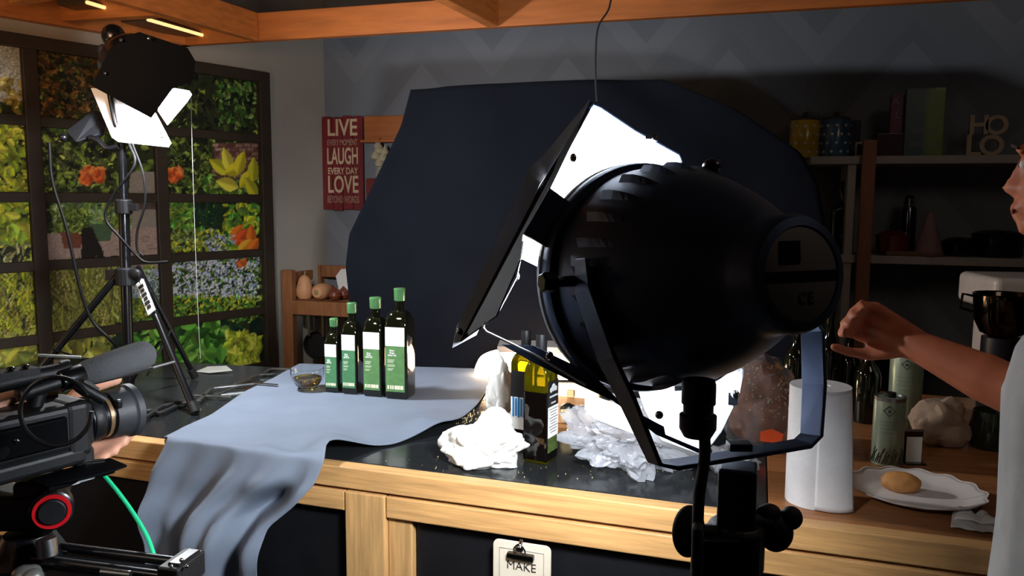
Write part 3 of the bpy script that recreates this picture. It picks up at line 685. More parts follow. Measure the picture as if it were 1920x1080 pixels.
#@@PART3
# ================================================================== FOREGROUND STUDIO LAMP
A = LAMP_A; E1 = A.cross(V((0, 0, 1))).normalized(); E2 = E1.cross(A)     # right, up of the head
LM = Matrix(((E1.x, A.x, E2.x, LAMP_C.x), (E1.y, A.y, E2.y, LAMP_C.y), (E1.z, A.z, E2.z, LAMP_C.z), (0, 0, 0, 1)))  # local: x right, y forward, z up
base = V((at(1385, 850, .86).x, at(1385, 850, .86).y, 0))
big = thing('studio_lamp', 'large black studio lamp head with open barn doors in the foreground on its stand', 'studio lamp', base)
def bl(name, mb_, m_, par=None, **k): return mb_.build(name, m_, par or big, world=True, **k)
b = MB(); b.mt = LM
b.lathe([(.1235, .002), (.127, -.004), (.1265, -.02), (.1255, -.04), (.122, -.065), (.116, -.09), (.107, -.115), (.096, -.14), (.083, -.165), (.071, -.185), (.062, -.20), (.057, -.212), (.0555, -.238), (.0525, -.244), (.0445, -.246), (.0435, -.242), (0, -.242)], 72, axis=(0, 1, 0))
house = bl('housing', b, lampblk, smooth=True)
b = MB(); b.mt = LM; b.lathe([(.1235, -.004), (.134, -.006), (.136, -.001), (.136, .010), (.133, .014), (.128, .014), (.126, .004)], 72, axis=(0, 1, 0)); bl('front_rim', b, lampblk, smooth=True)
b = MB(); b.mt = LM; b.lathe([(.133, .014), (.137, .015), (.137, .020), (.130, .021), (.128, .015)], 72, axis=(0, 1, 0)); lab(bl('filter_ring', b, flapin, smooth=True), 'bare metal ring at the lamp mouth')
b = MB(); b.mt = LM; b.lathe([(.03, -.10), (.07, -.07), (.10, -.03), (.122, .006)], 48, axis=(0, 1, 0)); bl('reflector', b, chrome, smooth=True)
b = MB(); b.mt = LM; b.ball((0, .0, 0), (.03, .02, .03)); bl('bulb', b, mat('lit lamp bulb', (255, 255, 255), .4, emit=60, emitc=(236, 242, 255)))
light('studio_lamp_bulb', 'AREA', tuple(LM @ V((0, .024, 0))), tuple(LM @ V((0, 1, 0))), 20, (.90, .95, 1.0), .20)
light('studio_lamp_glow', 'POINT', tuple(LM @ V((0, .014, 0))), (0, 0, 0), 28, (.90, .95, 1.0), .02)
# cooling louvres along the housing
def prof_r(h):
    P = [(0, .127), (-.04, .1255), (-.065, .122), (-.09, .116), (-.115, .107)]
    for (a_, ra), (b2, rb) in zip(P, P[1:]):
        if h >= b2: return ra + (rb - ra) * (h - a_) / (b2 - a_)
    return .107
for k in range(26):
    az = 2 * PI * (k + .5) / 26
    if 0 < math.degrees(az) % 360 < 0: continue
    b = MB(); b.mt = LM; vs = []; n_ = 6
    for i in range(n_ + 1):
        h_ = -.046 - .055 * i / n_; r_ = prof_r(h_); lift = .0055 * math.sin(min(1, (1 - i / n_) * 1.5) * PI / 2); da = .075
        for aa, rr_ in ((az, r_ - .001), (az, r_ + lift), (az + da, r_ - .0005)): vs.append((math.cos(aa) * rr_, h_, math.sin(aa) * rr_))
    fs = []
    for i in range(n_):
        for j in range(3): fs.append((i * 3 + j, i * 3 + (j + 1) % 3, (i + 1) * 3 + (j + 1) % 3, (i + 1) * 3 + j))
    fs += [(0, 1, 2), (n_ * 3 + 2, n_ * 3 + 1, n_ * 3)]
    b.add(vs, fs); b.build('cooling_fin', lampblk, house).matrix_parent_inverse = Matrix.Identity(4)
    o = bpy.context.scene.objects[-1] if False else None
# fins were written in world space: shift them into the lamp's frame
for o in list(house.children):
    o.location = -V(big.location)
# rear plate with the label
b = MB(); b.mt = LM; b.lathe([(.0435, -.2425), (.0435, -.2445), (.0425, -.245), (0, -.245)], 48, axis=(0, 1, 0)); rp_ = bl('rear_label', b, mat('grey rear label', (92, 90, 90), .5), smooth=True)
b = MB(); b.mt = LM; b.box((0, -.2455, -.0015), (.087, .001, .009)); bl('label_band', b, gloss)
b = MB(); b.mt = LM; b.box((-.014, -.2456, .0205), (.024, .001, .020)); bl('dark_sticker', b, mat('navy sticker', (12, 16, 30), .3))
FR = LM @ Matrix(((1, 0, 0, -.001), (0, 0, 1, -.2458), (0, 1, 0, -.022), (0, 0, 0, 1)))
FR = LM @ frame((0.004, -.2458, -.022), (1, 0, 0), (0, 0, 1))
textmesh('CE', .015, .0002, 'lettering', mat('dark print', (30, 30, 34), .6), big, FR, bold=.0002, spacing=1.15)
# top carrying knob
b = MB(); kp = at(1335, 312, .90); b.ball(kp, (.011, .011, .009)); b.tube([kp, kp - V((0, 0, .02))], .005); bl('top_knob', b, gloss, smooth=True)
# pivots and yoke
def L(x, y, z): return LM @ V((x, y, z))
for sx in (-1, 1):
    b = MB(); b.mt = LM; yo = -.052
    b.tube([(sx * .118, yo, 0), (sx * .158, yo, 0)], .006, 12); b.lathe([(.010, 0), (.011, .002), (.011, .014), (.009, .016), (.006, .016)], 6, axis=(sx, 0, 0), org=(sx * .152, yo, 0)); bl('pivot_bolt', b, gloss, smooth=False)
# the yoke: a bent flat strip
YK = [at(1091, 484, .835), at(1094, 545, .835), at(1138, 672, .83), at(1175, 748, .828), at(1228, 868, .835), at(1262, 872, .84), at(1400, 850, .87), at(1505, 832, .915), at(1522, 815, .92), at(1527, 720, .93), at(1524, 622, .935), at(1512, 596, .935)]
YW = [.022, .034, .038, .036, .026, .024, .024, .026, .03, .034, .034, .026]
def ribbon(pts, ws, wdir, th):
    m_ = MB(); n_ = len(pts); vs = []
    for i, p in enumerate(pts):
        t = (pts[min(i + 1, n_ - 1)] - pts[max(i - 1, 0)]).normalized(); wd = (wdir - t * wdir.dot(t)).normalized(); nn = t.cross(wd)
        for a_, c_ in ((-.5, -.5), (.5, -.5), (.5, .5), (-.5, .5)): vs.append(p + wd * ws[i] * a_ + nn * th * c_)
    fs = [(i * 4 + k, i * 4 + (k + 1) % 4, (i + 1) * 4 + (k + 1) % 4, (i + 1) * 4 + k) for i in range(n_ - 1) for k in range(4)] + [(3, 2, 1, 0), tuple((n_ - 1) * 4 + k for k in range(4))]
    return m_.add(vs, fs)
AH = V((A.x, A.y, 0)).normalized()
bl('yoke', ribbon(YK, YW, AH, .005), lampblk, bevel=.001)
# barn doors, each a thin metal plate with its own place
def flatten(pts, plane=None):
    P_ = [at(*p) for p in pts]
    if plane is None:
        n_ = V((0, 0, 0)); c_ = sum(P_, V((0, 0, 0))) / len(P_)
        for i in range(len(P_)): n_ += P_[i].cross(P_[(i + 1) % len(P_)])
        n_.normalize(); plane = (c_, n_)
    return [onp(p[0], p[1], plane[0], plane[1]) for p in pts]
FWD = (LM @ V((0, .062, 0)), A)
_uu = E1 * .5 + E2 * .87; FUR = (LAMP_C + A * .062 + _uu * .135, (A + _uu * .48).normalized())
_ul = E1 * .87 - E2 * .5; FLR = (LAMP_C + A * .062 + _ul * .135, (A + _ul * .2).normalized())
def door(name, pts, th=.0018, m_=lampblk, parent=None, bev=.0, lb=None, plane=None):
    b = MB(); P_ = flatten(pts, plane); n_ = V((0, 0, 0))
    for i in range(len(P_)): n_ += P_[i].cross(P_[(i + 1) % len(P_)])
    if n_.dot(fw) > 0: n_ = -n_
    b.plate(P_, th, n_); o = bl(name, b, m_, parent)
    if lb: lab(o, lb)
    return o
door('barn_door', [(1112, 197, .945), (1272, 292, .985), (1276, 308, .985), (1268, 322, .985), (1180, 470, .99), (1080, 420, .955), (1029, 352, .93)], m_=flapin, plane=FUR, lb='upper barn door with its lit inner side showing')
b = MB().tube([onp(x, y, *FUR) for x, y in ((1106, 203), (1112, 196), (1125, 201), (1190, 245), (1272, 290), (1277, 302), (1270, 318))], .0022, 8); bl('door_edge', b, lampblk, smooth=True)
b = MB(); c_ = onp(1222, 262, *FUR) - A * .006; b.ball(c_, .0045); b.box(c_ + V((-.004, 0, .003)), (.014, .006, .006)); bl('door_catch', b, chrome)
UL = door('barn_door', [(1108, 190, 1.03), (1030, 352, .93), (982, 438, .925), (975, 486, .925), (930, 592, .93), (902, 612, .935), (848, 650, 1.0), (856, 612, 1.02)], m_=deepblk, lb='left barn door seen from its black outer side')
door('door_lip', [(1106, 186, 1.03), (1084, 232, 1.025), (1010, 350, 1.015), (893, 628, .985), (848, 652, .99), (862, 600, .99), (995, 312, 1.02), (1020, 290, 1.025)], m_=flapout, lb='folded grey lip of the left barn door')
door('door_tab', [(981, 440, .905), (1040, 474, .905), (1034, 512, .905), (976, 484, .905)], m_=flapin, plane=FWD, lb='small lit metal tab between the left door and the rim')
door('door_hinge_plate', [(1031, 352, .91), (1078, 386, .905), (1042, 474, .90), (982, 438, .90)], lb='black hinge plate')
for x_, y_ in ((968, 518), (1075, 296), (862, 622)):
    b = MB(); c_ = at(x_, y_, .92 if x_ > 900 else .98); b.ball(c_, (.0042, .0042, .0052)); bl('door_rivet', b, chrome, smooth=True)
b = MB().tube([at(975, 486, .915), at(968, 520, .915), at(932, 588, .915), at(908, 606, .915), at(906, 614, .915), at(912, 622, .915), at(1000, 664, .905), at(1098, 722, .90)], .0014, 8); lab(bl('door_frame_wire', b, flapin, smooth=True), 'bright wire edge of the lower left door')
door('barn_door', [(940, 646, .93), (1000, 648, .925), (1050, 672, .92), (1110, 700, .92), (1170, 760, .925), (1245, 800, .93), (1248, 815, .93), (1312, 842, .935), (1310, 850, .935), (1230, 815, .93), (1150, 752, .925), (1085, 722, .92), (1000, 680, .92)], lb='lower left barn door seen edge on')
door('barn_door', [(1192, 715, .955), (1392, 690, .985), (1386, 735, .985), (1362, 790, .985), (1314, 852, .98), (1240, 825, .965), (1210, 770, .955)], m_=flapin, plane=FLR, lb='lower barn door with its lit inner side showing')
b = MB().tube([onp(x, y, *FLR) for x, y in ((1392, 692), (1384, 738), (1350, 808), (1318, 850))], .003, 8); bl('door_edge', b, flapout, smooth=True)
b = MB(); c_ = onp(1372, 738, *FLR) - A * .006; b.ball(c_, .006); b.box(c_ + V((-.002, 0, -.006)), (.012, .004, .016)); bl('door_catch', b, chrome)
for c_ in (at(1236, 778, .925), at(1030, 667, .905)): b = MB(); b.ball(c_, .005); bl('door_rivet', b, chrome)
door('barn_door', [(1098, 738, .99), (1150, 755, .99), (1310, 830, .995), (1306, 858, .995), (1180, 810, .99), (1115, 785, .985), (1097, 768, .985)], m_=flapin, plane=(LM @ V((0, .09, 0)), A), lb='lowest barn door leaf with pale inner side')
b = MB(); b.mt = LM; b.plate([(.132, .022, -.10), (.132, .022, .10), (.150, .20, .125), (.150, .20, -.125)], .002, (1, 0, 0)); bl('barn_door', b, lampblk)  # extra unseen leaf, added to keep lamp light off the right side
# cable gland and cable
b = MB().lathe([(.0155, 0), (.017, -.004), (.017, -.024), (.015, -.026), (.0150, -.034), (.0185, -.036), (.0185, -.05), (.014, -.058), (.007, -.06)], 20, org=at(1311, 712, .80)); bl('cable_gland', b, rubber, smooth=True)
b = MB().tube(bez([at(1311, 740, .80), at(1320, 800, .80), at(1321, 860, .80), at(1311, 930, .80), at(1308, 1000, .80), at(1306, 1100, .80), V((base.x - .03, base.y - .03, .5)), V((base.x + .03, base.y - .12, .06)), V((base.x + .3, base.y - .3, .012))], 8), .0058, 10); bl('power_cable', b, rubber, smooth=True)
# stand: spigot, collar, knobs, column and tripod legs
cc = at(1385, 860, .87); bx_, by_ = base.x, base.y
b = MB(); b.beam((bx_, by_, cc.z - .075), (bx_, by_, cc.z - .004), .040, .040, (0, 1, 0)); bl('spigot_block', b, lampblk, bevel=.003)
b = MB(); b.box((at(1386, 836, .85)), (.024, .018, .008), rz=YAW); bl('spigot_cap', b, gloss, bevel=.001)
b = MB(); b.tube([(bx_, by_, .95), (bx_, by_, cc.z - .06)], .019, 24); bl('upper_tube', b, lampblk, smooth=True)
b = MB(); b.tube([(bx_, by_, .35), (bx_, by_, .96)], .0225, 24); bl('column', b, gloss, smooth=True)
b = MB(); b.lathe([(.024, 0), (.031, .004), (.031, .05), (.027, .056), (.024, .056)], 20, org=(bx_, by_, at(1385, 1075, .87).z)); b.box((at(1340, 1045, .855)), (.045, .03, .05), rz=YAW); bl('locking_collar', b, matblk, bevel=.002)
b = MB(); b.tube([at(1318, 997, .855), at(1360, 1003, .865)], .006, 10); lab(bl('clamp_screw', b, chrome, smooth=True), 'chrome clamp screw')
def wing(c, rx, rz_, tilt): 
    b = MB(); Mx = Matrix.Translation(c) @ Matrix(((rt.x, fw.x, up.x, 0), (rt.y, fw.y, up.y, 0), (rt.z, fw.z, up.z, 0), (0, 0, 0, 1))) @ Matrix.Rotation(tilt, 4, 'Y'); b.mt = Mx; return b
b = wing(at(1291, 996, .85), 0, 0, R(4)); b.ball((0, 0, 0), (.0175, .009, .028), 24, 14); b.tube([(0, 0, 0), (.03, .006, 0)], .008); bl('wing_knob', b, rubber, smooth=True)
b = wing(at(1462, 992, .87), 0, 0, R(0)); b.ball((-.004, 0, -.004), (.019, .010, .021), 24, 14); b.ball((.012, 0, .012), (.013, .009, .013), 20, 12); b.ball((-.012, 0, .016), (.014, .009, .012), 20, 12); b.tube([(-.045, 0, .01), (-.01, 0, .006)], .011); bl('wing_knob', b, rubber, smooth=True)
for k in range(3):
    a_ = R(100 + 120 * k); f_ = V((bx_ + .42 * math.cos(a_), by_ + .42 * math.sin(a_) - .0, .012)); b = MB(); b.tube([(bx_ + .02 * math.cos(a_), by_ + .02 * math.sin(a_), .62), f_], .011, 12); lg = bl('leg', b, gloss, smooth=True)
    b = MB(); b.ball(f_ + V((0, 0, .0)), (.016, .016, .012)); b.build('rubber_foot', rubber, lg, smooth=True); lg.children[0].location = -V(base)

# ================================================================== LEFT STUDIO LAMP
lb0 = onz(243, 742, .9)
sml = thing('studio_lamp', 'black studio lamp with glowing white barn doors on the tall stand at the left', 'studio lamp', (lb0.x, lb0.y, .9005))
def sl(name, mb_, m_, par=None, **k): return mb_.build(name, m_, par or sml, world=True, **k)
bk_, mo_ = at(222, 82, 2.26), at(268, 150, 2.21)
ax = (mo_ - bk_).normalized(); Ls = (mo_ - bk_).length
b = MB().lathe([(0, -.0), (.03, .0), (.045, .012), (.055, .03), (.075, .05), (.086, .07), (.088, Ls - .02), (.092, Ls - .018), (.092, Ls), (.08, Ls)], 40, axis=ax, org=bk_); sl('housing', b, gloss, smooth=True)
b = MB(); c_ = at(213, 68, 2.26); b.ball(c_, (.032, .032, .034), 20, 12); b.tube([c_, at(232, 95, 2.27)], .026, 16); sl('rear_cap', b, gloss, smooth=True)
b = MB(); c_ = at(194, 95, 2.22); b.ball(c_, (.014, .014, .018)); b.tube([c_, at(215, 110, 2.24)], .007); sl('tilt_knob', b, lampblk, smooth=True)
def sdoor(name, pts, m_, lb=None, th=.002):
    b = MB(); P_ = flatten(pts); n_ = V((0, 0, 0))
    for i in range(len(P_)): n_ += P_[i].cross(P_[(i + 1) % len(P_)])
    if n_.dot(fw) > 0: n_ = -n_
    b.plate(P_, th, n_); o = sl(name, b, m_)
    if lb: lab(o, lb)
    return o
sdoor('barn_door', [(205, 92, 2.10), (238, 66, 2.10), (262, 60, 2.10), (352, 90, 2.11), (366, 114, 2.11), (362, 150, 2.10), (322, 166, 2.09), (283, 221, 2.08), (172, 161, 2.08)], deepblk, 'near barn door with black outer side')
sdoor('barn_door', [(170, 165, 2.32), (190, 166, 2.32), (250, 180, 2.32), (292, 212, 2.30), (321, 268, 2.28), (316, 276, 2.28), (222, 266, 2.29), (210, 258, 2.29)], flapin, 'lower barn door with glowing inner side')
sdoor('barn_door', [(300, 160, 2.36), (322, 164, 2.36), (355, 170, 2.36), (360, 177, 2.36), (352, 190, 2.36), (314, 235, 2.34), (296, 208, 2.34)], flapin, 'right barn door with glowing inner side')
b = MB(); 
for x_, y_ in ((302, 249), (304, 257)): b.ball(at(x_, y_, 2.275), .004)
sl('door_rivet', b, chrome)
for p_ in ((205, 108, 2.1), (227, 75, 2.09), (279, 72, 2.09), (197, 137, 2.08)): b = MB(); b.ball(at(*p_), (.004, .004, .005)); sl('door_rivet', b, chrome)
b = MB(); c_ = at(262, 165, 2.2); b.ball(c_, .02); sl('bulb', b, _mc['lit lamp bulb'])
light('left_lamp_bulb', 'AREA', tuple(at(292, 186, 2.19)), tuple(onz(800, 740, .9)), 13, (.93, .96, 1), .10)
light('left_lamp_glow', 'POINT', tuple(at(272, 186, 2.15)), (0, 0, 0), 20, (.95, .96, 1), .03)
b = MB(); b.tube(bez([at(205, 170, 2.3), at(216, 230, 2.3), at(228, 262, 2.32)], 6), .008); sl('yoke', b, gloss, smooth=True)
# column
zc = at(240, 515, 2.38).z; top = at(228, 262, 2.32)
def colp(z): k = (z - .91) / (top.z - .91); return V((lb0.x, lb0.y, .91)).lerp(top, k)
b = MB(); b.tube([colp(.93), colp(1.46)], .0155, 16); sl('lower_tube', b, gloss, smooth=True)
b = MB(); b.tube([colp(1.45), colp(top.z)], .0115, 16); sl('upper_tube', b, gloss, smooth=True)
b = MB(); q = colp(1.46); b.lathe([(.018, -.02), (.024, -.018), (.024, .02), (.018, .024)], 16, org=q); b.box(q + V((.03, 0, 0)), (.04, .012, .02)); sl('collar', b, matblk, bevel=.001)
q = colp(zc); b = MB(); b.lathe([(.02, -.03), (.03, -.028), (.03, .02), (.02, .024)], 16, org=q); b.box(q + V((-.04, 0, -.0)), (.05, .022, .03)); b.ball(q + V((.055, -.02, .005)), (.02, .012, .018)); sl('leg_hub', b, matblk, bevel=.001)
feet = [(at(222, 515, 2.36), onz(30, 748, .907)), (at(262, 520, 2.36), onz(366, 773, .907)), (at(258, 500, 2.42), onz(365, 706, .907))]
for i, (a_, f_) in enumerate(feet):
    b = MB(); b.tube([a_, f_ ], .0105 if i < 2 else .008, 12); lg = sl('leg', b, gloss, smooth=True)
    dd = (f_ - a_).normalized(); b = MB(); b.tube([f_ - dd * .03, f_ + dd * .002], .0125, 12); o = b.build('foot', rubber, lg, smooth=True); o.location = -V(sml.location)
for a_, f_ in (((300, 640, 2.33), (243, 720, 2.38)), ((322, 615, 2.45), (275, 705, 2.42)), ((100, 655, 2.3), (240, 700, 2.38))):
    b = MB(); b.beam(at(*a_), at(*f_), .012, .004); sl('brace', b, steel if a_[0] < 0 else gloss)
a_, f_ = at(262, 528, 2.345), at(285, 586, 2.30); b = MB(); b.beam(a_, f_, .028, .003, (0, -1, .2)); o = sl('paper_tag', b, paperW); lab(o, 'white taped tag with black marks')
dv = (f_ - a_); b = MB()
for k in range(6): c_ = a_ + dv * (.12 + .13 * k) + V((0, -.003, 0)); b.beam(c_, c_ + dv * .08, .013 if k % 2 else .018, .002, (0, -1, .2))
sl('tag_marks', b, inkM)
# side clamp with gooseneck and small grey light box
b = MB(); b.tube(bez([at(222, 275, 2.3), at(200, 278, 2.3), at(182, 262, 2.3), at(168, 258, 2.3)], 6), .009, 10); sl('gooseneck', b, gloss, smooth=True)
b = MB(); P_ = [at(x, y, d) for x, y, d in ((122, 245, 2.3), (178, 205, 2.36), (190, 225, 2.36), (185, 252, 2.32), (142, 266, 2.28))]; b.plate(P_, .03, -fw); lab(sl('flag_panel', b, mat('dark grey panel', (26, 28, 32), .5), bevel=.003), 'dark grey small panel on the gooseneck')
b = MB(); b.ball(at(118, 258, 2.27), (.012, .012, .012)); sl('panel_knob', b, gloss, smooth=True)
def wire(label, pts, r, m_=cableblk, name='cable', cat='cable'):
    o = MB().tube(bez([at(*p) for p in pts], 8), r, 8).build(name, m_, None, smooth=True); return tag(o, label, cat)
wire('black cable hanging in a long curve left of the light stand', [(92, 268, 2.25), (98, 340, 2.25), (125, 430, 2.25), (150, 540, 2.25), (172, 600, 2.25), (205, 635, 2.25), (226, 656, 2.28)], .0045)
wire('thin black lamp cable looping beside the light stand column', [(242, 270, 2.26), (252, 310, 2.24), (210, 370, 2.24), (198, 410, 2.24), (225, 445, 2.24), (255, 478, 2.25), (275, 492, 2.25), (315, 491, 2.25)], .0038)
wire('second thin lamp cable hanging right of the light stand column', [(248, 270, 2.27), (268, 325, 2.26), (272, 380, 2.26), (258, 430, 2.26), (257, 465, 2.26), (268, 480, 2.26)], .0034)
wire('thin white cord hanging in front of the garden window', [(358, 178, 2.5), (361, 300, 2.5), (366, 450, 2.5), (372, 600, 2.5), (376, 672, 2.5)], .0009, mat('grey cord', (150, 150, 146), .8), 'cord', 'cord')
wire('thin black wire hanging from the timber lattice above the big lamp', [(1146, -2, 1.75), (1140, 20, 1.75), (1122, 50, 1.75), (1117, 95, 1.75), (1117, 150, 1.75), (1119, 190, 1.75)], .0022, rubber, 'wire', 'wire')

# ================================================================== SIGN and rack on the back wall
sg = thing('wall_sign', 'dark red plank sign with cream letters hanging on the wall left of the backdrop', 'sign', ony(644, 394, YB - .02))
so = V(sg.location); Ws, Hs = .232, .468
for k in range(4):
    x0 = -Ws / 2 + Ws / 4 * k; dz = (.0, -.004, .002, .0)[k]; r_ = .012; w4 = Ws / 4 - .003; pts = []
    for (cx2, cz2, a0) in ((x0 + w4 - r_, Hs + dz - r_, 0), (x0 + r_, Hs + dz - r_, 90)):
        for j in range(4): a = R(a0 + 30 * j); pts.append((cx2 + r_ * math.cos(a), 0, cz2 + r_ * math.sin(a)))
    pts += [(x0, 0, .002 + dz), (x0 + w4, 0, .002 + dz)]
    MB().plate(pts, .012, (0, -1, 0)).build('plank', redwood, sg, bevel=.0015)
for z_ in (.1, .38): MB().box((0, .016, z_), (Ws * .9, .008, .025)).build('batten', redwood, sg)
for body, zc_, hh, ww, m_ in (('LIVE', .408, .115, .165, chalk), ('EVERY MOMENT', .337, .042, .17, mat('faded lettering', (168, 128, 106), .7)), ('LAUGH', .267, .115, .172, chalk), ('EVERY DAY', .195, .046, .168, chalk), ('LOVE', .125, .120, .170, chalk), ('BEYOND WORDS', .052, .050, .178, _mc['faded lettering'])):
    textmesh(body, hh, .0006, 'lettering', m_, sg, Matrix(((1, 0, 0, so.x), (0, 0, -1, so.y - .0008), (0, 1, 0, so.z + zc_), (0, 0, 0, 1))), width=ww, bold=.002 if hh > .08 else .0008)
rk = thing('wall_rack', 'small orange wooden wall rack between the red sign and the backdrop', 'rack', ony(725, 270, YB - .03))
MB().box((.0, .01, .075), (.24, .025, .125)).build('back_board', beamX, rk, bevel=.003)
MB().box((.0, -.02, .012), (.24, .06, .012)).build('ledge', beamX, rk, bevel=.002)
gar = thing('garlic_braid', 'pale dried garlic bunch hanging under the orange wall rack', 'garlic', ony(712, 330, YB - .05))
for i, (dx, dz, r_) in enumerate(((0, .13, .026), (-.02, .10, .024), (.02, .09, .025), (0, .065, .024), (.03, .12, .02), (-.01, .15, .018))):
    MB().lathe([(0, -r_), (r_ * .8, -r_ * .7), (r_, -.1 * r_), (r_ * .6, r_ * .6), (r_ * .2, r_ * 1.1), (r_ * .15, r_ * 1.6)], 12, org=(dx, 0, dz)).build('bulb', mat('garlic skin', (196, 184, 152), .6, bump=.2), gar, smooth=True)
for i in range(5): MB().tube([(0, 0, .06), (-.012 + .008 * i, -.004, .03), (-.02 + .012 * i, 0, .0)], .002, 6).build('stalk', _mc['garlic skin'], gar)
MB().tube([(0, 0, .15), (.004, .0, .185)], .002, 6).build('twine', rubber, gar)
hk = MB().box((0, 0, 0), (.05, .02, .10)).build('oven_glove', mat('dusty red cloth', (120, 52, 48), .9), None, bevel=.006); hk.location = ony(690, 372, YB - .045); tag(hk, 'dusty red cloth corner hanging beside the red plank sign', 'cloth')
hk.location.y = YB - .011

# ================================================================== SMALL SHELF UNIT with squashes
su = thing('shelf_unit', 'brown wooden shelf unit by the wall left of the black backdrop', 'shelf', (-2.00, 3.37, 0))
def sbx(name, x0, x1, y0, y1, z0, z1, m_=shelfW): return MB().box(((x0 + x1) / 2 + 2.0, (y0 + y1) / 2 - 3.37, (z0 + z1) / 2), (x1 - x0, y1 - y0, z1 - z0)).build(name, m_, su, bevel=.003)
pz = lambda y: ony(560, y, 3.37).z
x0_, x1_ = ony(533, 560, 3.37).x, -1.62
x0_ += 0
sbx('post', x0_, x0_ + .055, 3.35, 3.39, 0, ony(540, 507, 3.35).z); sbx('post', x1_ - .055, x1_, 3.35, 3.39, 0, 1.15)
sbx('post', x0_ + .02, x0_ + .06, 3.61, 3.65, 0, 1.15); sbx('post', x1_ - .055, x1_, 3.61, 3.65, 0, 1.15)
sbx('back_rail', x0_ + .05, x1_, 3.62, 3.645, 1.09, 1.15)
zs_ = ony(600, 574, 3.35).z
sbx('shelf_board', x0_ + .01, x1_ - .001, 3.355, 3.64, zs_ - .0, zs_ + .022); sbx('front_rail', x0_ + .055, x1_ - .055, 3.345, 3.37, ony(600, 592, 3.35).z, zs_ + .022)
sbx('shelf_board', x0_ + .01, x1_ - .001, 3.355, 3.64, .45, .472)
for y_ in (3.38, 3.62): pass
sbx('side_rail', x0_ + .01, x0_ + .035, 3.39, 3.61, 1.08, 1.13)
zt = zs_ + .0225
squash = mat('butternut squash skin', (208, 152, 108), .5, noise=.1)
def veg(px_, name, prof, label, cat, m_=squash, axis=None, dy=0, stem=True, z=zt, grp=None):
    x_ = ony(px_, 540, 3.42 + dy).x; t = thing(name, label, cat, (x_, 3.42 + dy, z), 0, grp)
    b = MB(); b.lathe(prof, 24, axis=axis, org=(0, 0, -min(h for r, h in prof) if axis is None else max(r for r, h in prof))); b.build('flesh', m_, t, smooth=True)
    if stem and axis is None: MB().tube([(0, 0, prof[-1][1] - .004), (.006, 0, prof[-1][1] + .018)], .004, 6).build('stem', mat('dry stem', (150, 132, 96), .8), t)
    if axis is not None: MB().ball((0, -prof[-1][1] - .0 if False else -.055, max(r for r, h in prof)), (.012, .004, .012)).build('stem_scar', mat('dry stem', (150, 132, 96), .8), t)
    return t
veg(571, 'butternut_squash', [(0, 0), (.03, .002), (.041, .02), (.042, .045), (.034, .075), (.026, .10), (.014, .113), (0, .116)], 'upright butternut squash on the brown shelf, left end', 'squash')
veg(604, 'butternut_squash', [(0, -.055), (.025, -.053), (.038, -.035), (.040, .0), (.032, .05), (.0, .06)], 'round butternut squash lying end on beside the upright one', 'squash', axis=(0, 1, 0))
onion = mat('brown onion', (128, 66, 44), .4, noise=.2)
for i, (x_, dy, lb) in enumerate(((628, .0, 'brown onion at the front right of the squashes'), (644, .05, 'brown onion behind against the black backdrop'), (622, .09, 'brown onion at the back behind the round squash'))):
    veg(x_, 'onion', [(0, 0), (.022, .004), (.034, .022), (.03, .04), (.012, .052), (.004, .062), (0, .064)], lb, 'onion', onion, dy=dy, stem=False, grp='onions')
t = thing('paper_napkin', 'white folded napkin standing on the brown shelf beside the backdrop', 'napkin', (ony(640, 545, 3.46).x, 3.47, zt))
MB().plate([(0.03, .0, 0.02), (.05, .03, .15), (-.012, .01, .145), (-.035, 0, .11), (-.01, 0, .0)], .006, (0, -1, .1)).build('fold', paperW, t, bevel=.001)
MB().plate([(0.05, .02, 0.0), (.06, .04, .13), (.0, .03, .12), (-.01, .012, .0)], .004, (0, -1, .1)).build('rear_fold', paperW, t, bevel=.001)
for i, (x_, r_, lb) in enumerate(((592, .066, 'black frying pan hanging under the brown shelf'), (632, .06, 'second black pan hanging nearest the backdrop'))):
    c_ = ony(x_, 640, 3.385); t = thing('hanging_pan', lb, 'pan', (c_.x, 3.385, c_.z - .09), 0, 'hanging black pans')
    MB().lathe([(0, 0), (r_ * .85, 0), (r_, -.02), (r_ + .002, -.022), (r_ - .002, -.018), (r_ * .84, .003), (0, .004)], 28, axis=(0, 1, 0), org=(0, .02, .07)).build('pan_body', matblk, t, smooth=True)
    MB().beam((0, .015, .13), (0.004, .005, zs_ - (c_.z - .09) - .02), .016, .006, (0, -1, 0)).build('handle', matblk, t, bevel=.002)
    MB().tube([(.004, .005, zs_ - (c_.z - .09) - .03), (.004, .0, zs_ - (c_.z - .09))], .003, 6).build('hook', steel, t)
for i, x_ in enumerate((580, 606)):
    c_ = ony(x_, 600, 3.38); o = MB().beam((0, 0, 0), (0, 0, .15), .012, .006, (0, -1, 0)).build('utensil', steel, None, bevel=.001); o.location = (c_.x, 3.375, zs_ - .152); tag(o, ('left', 'right')[i] + ' dark utensil handle hanging beside the black pans', 'utensil')
cr_ = thing('storage_box', 'plain brown box on the low shelf of the wooden shelf unit', 'box', (ony(600, 670, 3.45).x + .05, 3.48, .4725))
MB().box((0, 0, .075), (.32, .2, .15)).build('box_body', mat('kraft board', (146, 118, 92), .8), cr_, bevel=.003); MB().box((0, 0, .155), (.33, .21, .012)).build('lid', _mc['kraft board'], cr_, bevel=.002)
